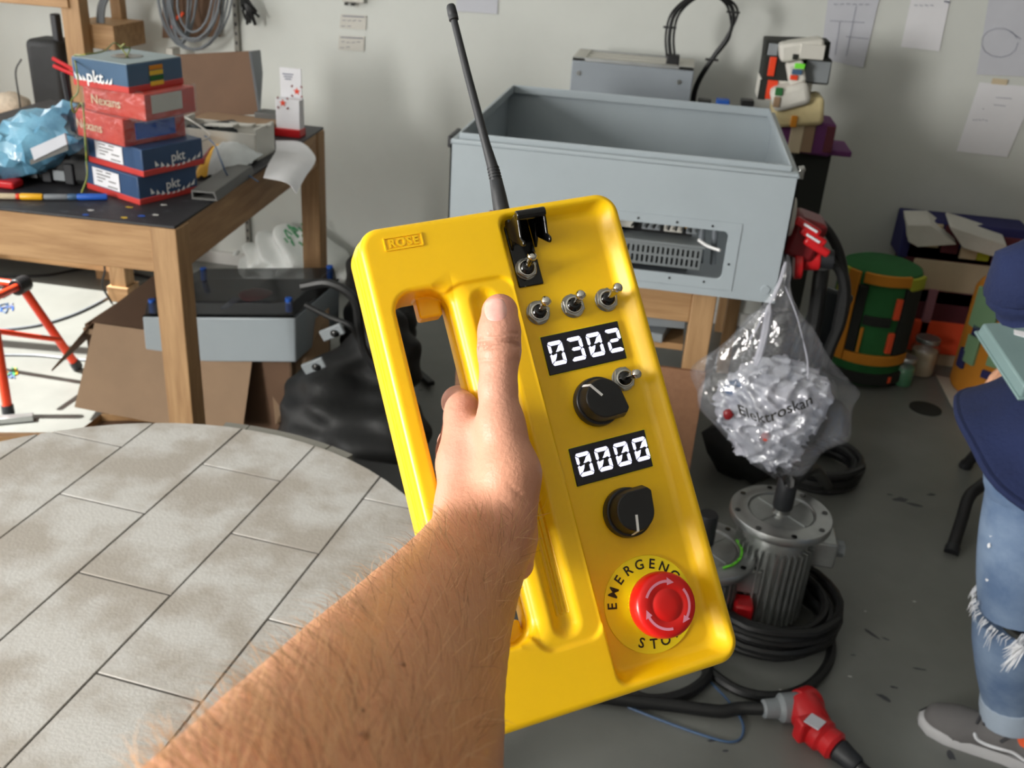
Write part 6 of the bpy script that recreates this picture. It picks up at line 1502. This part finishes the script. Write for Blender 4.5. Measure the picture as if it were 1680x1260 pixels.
# sweatshirt: body and two pushed-up sleeves
def fx(px, py): return Y(px, py, 1.76)[0]
rings = []
hemf = Y(1583, 694, 1.76)
prof = [(hemf[2] - .012, hemf[0] + .004, .165, .20), (hemf[2], hemf[0] - .002, .170, .205), (hemf[2] + .03, hemf[0] + .022, .165, .20), (Y(1640, 640, 1.76)[2], fx(1640, 640), .160, .195), (Y(1680, 597, 1.76)[2], fx(1680, 597), .150, .19), (1.16, .80, .145, .19), (1.28, .81, .145, .20), (1.38, .84, .125, .20), (1.43, .88, .085, .13), (1.46, .90, .065, .075)]
for i, (z, xf, rx_, ry_) in enumerate(prof):
    row = []; xf = xf + (0, .0, .02, .045, .06, .07, .05, .03, 0, 0)[i]
    for k in range(49):
        a = 2*math.pi*k/48; ca, sa_ = math.cos(a), math.sin(a)
        wv = 1 + (.02*math.sin(5*a + i) + .015*math.sin(9*a - 2*i))*(1 if i < 8 else .2)
        dz = (-.085*max(0, -sa_)**1.5 - .03*max(0, ca)) if i < 3 else (-.03*max(0, -sa_) if i < 5 else 0)
        row.append(V((xf + rx_ + rx_*ca*wv, 1.78 + ry_*sa_*wv, z + dz)))
    rings.append(row)
cols = [smooth_path([r_[k] for r_ in rings], 4) for k in range(49)]; cols[-1] = cols[0]
sw = MB(); sw.sheet(cols, -.004)
for a, b, ra, rb, e in ((sho, elb, .080, .060, hnd), (sho2, elb2, .080, .060, hnd2)):
    d = (b-a); f2 = (e-b)/np.linalg.norm(e-b)
    pts = smooth_path([a - d*.12, a + d*.25, a + d*.6, b - d*.05, b + f2*.014, b + f2*.036], 5); n = len(pts)
    rad = [(ra + (rb-ra)*i/(n-1))*(1 + .07*math.sin(i*1.9)) for i in range(n)]; sw.tube(pts, rad, 18)
sw.build('sweatshirt', 'navy_cloth', pr_, angle=70)
hm = MB(); hm.tube([rings[1][k] - V((0, 0, .006)) for k in range(48)], .008, 8, True); hm.build('hem_band', 'navy_cloth', pr_)
# jeans
jm = MB()
def pant(pts, rad, n=20): jm.tube(smooth_path(pts, 6), np.interp(np.linspace(0, 1, (len(pts)-1)*6 + 1), np.linspace(0, 1, len(rad)), rad), n)
outA = [(1636, 745), (1628, 800), (1616, 870), (1611, 930), (1612, 985)]
pA_ = [V((.92, YA - .03, 1.0))] + [legc(px, py, YA, r_) for (px, py), r_ in zip(outA, (.098, .096, .092, .088, .086))]
pant(pA_, [.105, .100, .098, .094, .089, .086])
outA2 = [(1603, 1000), (1602, 1050), (1607, 1095), (1616, 1142)]
pA2 = [legc(px, py, YA, r_) for (px, py), r_ in zip(outA2, (.088, .084, .074, .062))]
pant(pA2, [.088, .084, .074, .062])
pB_ = [V((.97, YB + .05, 1.0)), V((.94, YB + .02, .75)), V((.92, YB, .50)), V((.955, YB - .03, .30)), ankB + V((0, 0, .08))]
pant(pB_, [.105, .10, .088, .078, .066]); 
jm.ell((.95, 1.77, .94), (.135, .175, .13))
jm.build('jeans', 'denim', pr_, angle=70)
def cuff(c_, d, r, h): return MB().lathe([(r*.9, 0), (r, .004), (r*1.03, h*.5), (r*1.0, h - .004), (r*.9, h)], c_, d, 24).build('turned_cuff', 'denim_cuff', pr_)
cd = pA2[-1] - pA2[-2]; cd /= np.linalg.norm(cd); cuff(pA2[-1] - cd*.01, cd, .066, .065)
cuff(ankB + V((0.0, 0, .09)), V((0, 0, -1)), .070, .07)
# frayed knee tear, light patches and paint on the far leg
tear = MB(); rr = random.Random(31)
kc = (pA_[-1] + pA2[0])/2; kr = .088
dk = MB(); dk.tube([kc + V((-kr*.75*math.cos(a) + .015, -kr*math.sin(a), .004 - .02*math.sin(a))) for a in np.linspace(-.9, 1.4, 14)], .0085, 6); dk.build('knee_tear', 'foam_black', pr_)
for k in range(46):
    a = -.9 + 2.3*rr.random(); p = kc + V((-kr*1.02*math.cos(a), -kr*1.02*math.sin(a), .006 - .02*math.sin(a))); q = p + V((-.004 - .012*rr.random(), -.008, -.010 - .035*rr.random()*(1.6 if a > .7 else .7))); tear.tube([p, (p+q)/2 + V((-.006*rr.random(), 0, .004)), q], [.0012, .0010, .0003], 4)
for k in range(34):
    p = Y(1676 + 12*rr.random(), 1040 + 10*rr.random(), YB - .02); q = Y(1640 + 26*rr.random(), 1062 + 42*rr.random(), YB - .05); tear.tube([p, (p+q)/2 + V((0, -.01, .006)), q], [.0016, .0012, .0003], 4)
for k in range(7):
    p = Y(1606, 985 + 8*rr.random(), YA - .02); q = Y(1590 + 9*rr.random(), 990 + 16*rr.random(), YA - .03); tear.tube([p, (p+q)/2 + V((0, 0, .006)), q], [.0014, .0011, .0003], 4)
tear.build('frayed_threads', 'frayed_white', pr_, kind='stuff')
def patch_on(px, py, w, h, m, name, yy=YA, rot=0):
    # small painted or worn patch following the round of the leg
    c_ = Y(px, py, yy); ax_ = min(pA_ + pA2, key=lambda q: abs(q[2]-c_[2])); r_ = .094 if c_[2] > .5 else .088
    d_ = ray(px, py); o_ = EYE - ax_; A_ = d_[0]**2 + d_[1]**2; B_ = 2*(o_[0]*d_[0] + o_[1]*d_[1]); C_ = o_[0]**2 + o_[1]**2 - (r_ + .002)**2; D_ = B_*B_ - 4*A_*C_
    t_ = (-B_ - math.sqrt(max(D_, 0)))/(2*A_); c_ = EYE + d_*t_
    ang = math.atan2(c_[1]-ax_[1], c_[0]-ax_[0]); rows = []
    for i in range(5):
        row = []
        for j in range(7):
            s, t = (j/6-.5)*2, (i/4-.5)*2; a = ang + w*s*math.sqrt(1-.6*t*t)/r_; row.append(V((ax_[0] + (r_ + .0015)*math.cos(a), ax_[1] + (r_ + .0015)*math.sin(a), c_[2] + h*t*math.sqrt(1-.7*s*s) + rot*s*h)))
        rows.append(row)
    return MB().sheet(rows, .001).build(name, m, pr_, angle=80)
patch_on(1634, 848, .020, .010, 'frayed_white', 'worn_patch', rot=-.6)
patch_on(1630, 805, .010, .010, 'wire_blue', 'paint_smear', rot=-.7)
for px, py in ((1625, 877), (1622, 915), (1619, 950), (1622, 895), (1640, 968), (1616, 965)): patch_on(px, py, .004, .006, 'frayed_white', 'worn_patch')
# shoes
def shoe(toe, heel, socks):
    L_ = np.linalg.norm(toe-heel); f = (toe-heel)/L_; s = V((-f[1], f[0], 0)); k = L_/.285
    outl = [(.0, .0), (.004, .024), (.03, .035), (.09, .033), (.16, .042), (.22, .048), (.26, .040), (.28, .020), (.285, 0)]
    pts = outl + [(a, -b) for a, b in outl[-2:0:-1]]
    lay = lambda sc_, z: [heel + f*((a-.14)*sc_ + .14)*k + s*b*sc_*k + V((0, 0, z)) for a, b in pts]
    n = len(pts); so = MB(); zs_ = [(.96, .0), (1.0, .006), (1.0, .026), (.97, .030)]; vs = []
    for sc_, z in zs_: vs += lay(sc_, z)
    fs = [(i*n+j, i*n+(j+1) % n, (i+1)*n+(j+1) % n, (i+1)*n+j) for i in range(3) for j in range(n)] + [tuple(range(n))[::-1], tuple(range(3*n, 4*n))]
    sole = so.add(vs, fs).build('shoe_sole', 'shoe_rubber', pr_, angle=50)
    up_ = lambda a, b, z: heel + f*a*k + s*b*k + V((0, 0, z))
    def sdf(P):
        d = cone(P, up_(.235, 0, .030), up_(.20, 0, .034), .040, .044); d = smin(d, cone(P, up_(.20, 0, .034), up_(.11, 0, .058), .042, .040), .02)
        d = smin(d, cone(P, up_(.11, 0, .06), up_(.05, 0, .062), .037, .034), .02); d = smin(d, cone(P, up_(.05, 0, .075), up_(.04, 0, .03), .033, .034), .02)
        return np.maximum(d, .024 - P[:,2]).astype(np.float32)
    a, b = np.minimum(toe, heel) - V((.07, .07, 0)), np.maximum(toe, heel) + V((.07, .07, .13)); P_, F_ = surface_nets(sdf, a, b, .005, 1)
    upo = net_build('shoe_upper', P_, F_, 'shoe_canvas', pr_)
    def on(a_, z_, sgn, out=.0):
        q = up_(a_, 0, z_); dirn = s*sgn; t = .06
        for _ in range(40):
            dd = float(sdf((q + dirn*t)[None].astype(np.float32))[0]); t -= dd*.9
        return q + dirn*(t + out)
    for sgn in (-1, 1):
        path = [on(a_, z_, sgn, .001) for a_, z_ in ((.165, .062), (.155, .050), (.135, .046), (.11, .050), (.08, .050), (.05, .040), (.02, .036))]
        MB().tube(smooth_path(path, 4), [.002] + [.0042]*22 + [.0035, .002], 8).build('side_stripe', 'frayed_white', upo)
    la = MB()
    for j in range(6):
        a_ = .105 + .014*j; z_ = .098 - .0035*j - (.012 if j > 4 else 0)
        p = [up_(a_ + .005*q, .026*q/1.0, z_ + .006 - .012*q*q) for q in (-1, -.5, 0, .5, 1)]; la.tube(p, .0038, 6)
    la.tube(smooth_path([up_(.10, 0, .105), up_(.115, -.030, .092), up_(.125, -.045, .062)], 5), .005, 6); la.tube(smooth_path([up_(.10, 0, .105), up_(.09, .03, .10), up_(.11, .045, .07)], 5), .004, 6)
    la.build('laces', 'lace_dark', upo)
    MB().tube([up_(.285, 0, .031), up_(.262, -.040, .031), up_(.22, -.049, .031), up_(.16, -.043, .031)], .0018, 6).build('sole_line', 'lace_dark', sole)
    MB().lathe([(.040, 0), (.041, .05), (.036, .055)], up_(.055, 0, .075), V((0, 0, 1)), 20).build('sock', 'sock_orange', pr_)
shoe(toeA, heelA, 1); shoe(toeB, heelB, 1)
# translucent tray lid held in front
T0, T1, T2 = Y(1612, 530, 1.90), Y(1680, 632, 1.72), Y(1760, 522, 1.92)
ex_ = T1 - T0; ey_ = T2 - T0; en = np.cross(ex_, ey_); en /= np.linalg.norm(en); en = en if en[2] > 0 else -en
tr2 = thing('tray', 'pale green translucent tray lid held by the person at right', 'tray', T0 + ex_/2)
dn = -en*.030
c4 = T0 + ex_/2 + ey_/2; ow = lambda p: p + (p-c4)*.05
MB().hexa([ow(p) + dn for p in (T0, T1, T1 + ey_, T0 + ey_)], [T0, T1, T1 + ey_, T0 + ey_]).build('lid_body', 'tray_mint', tr2, bevel=.004)
MB().hexa([(p-c4)*1.09 + c4 + dn for p in (T0, T1, T1 + ey_, T0 + ey_)], [(p-c4)*1.09 + c4 + dn*.8 for p in (T0, T1, T1 + ey_, T0 + ey_)]).build('rim', 'tray_mint', tr2, bevel=.002)
tag(MB().hexa([T0 + ex_*s + ey_*t + en*.0005 for s, t in ((.15, .28), (.30, .62), (.50, .70), (.22, .25))], [T0 + ex_*s + ey_*t + en*.002 for s, t in ((.15, .28), (.30, .62), (.50, .70), (.22, .25))]).build('paper_slip', 'paper'), 'white slip of paper lying in the pale green tray', 'paper')
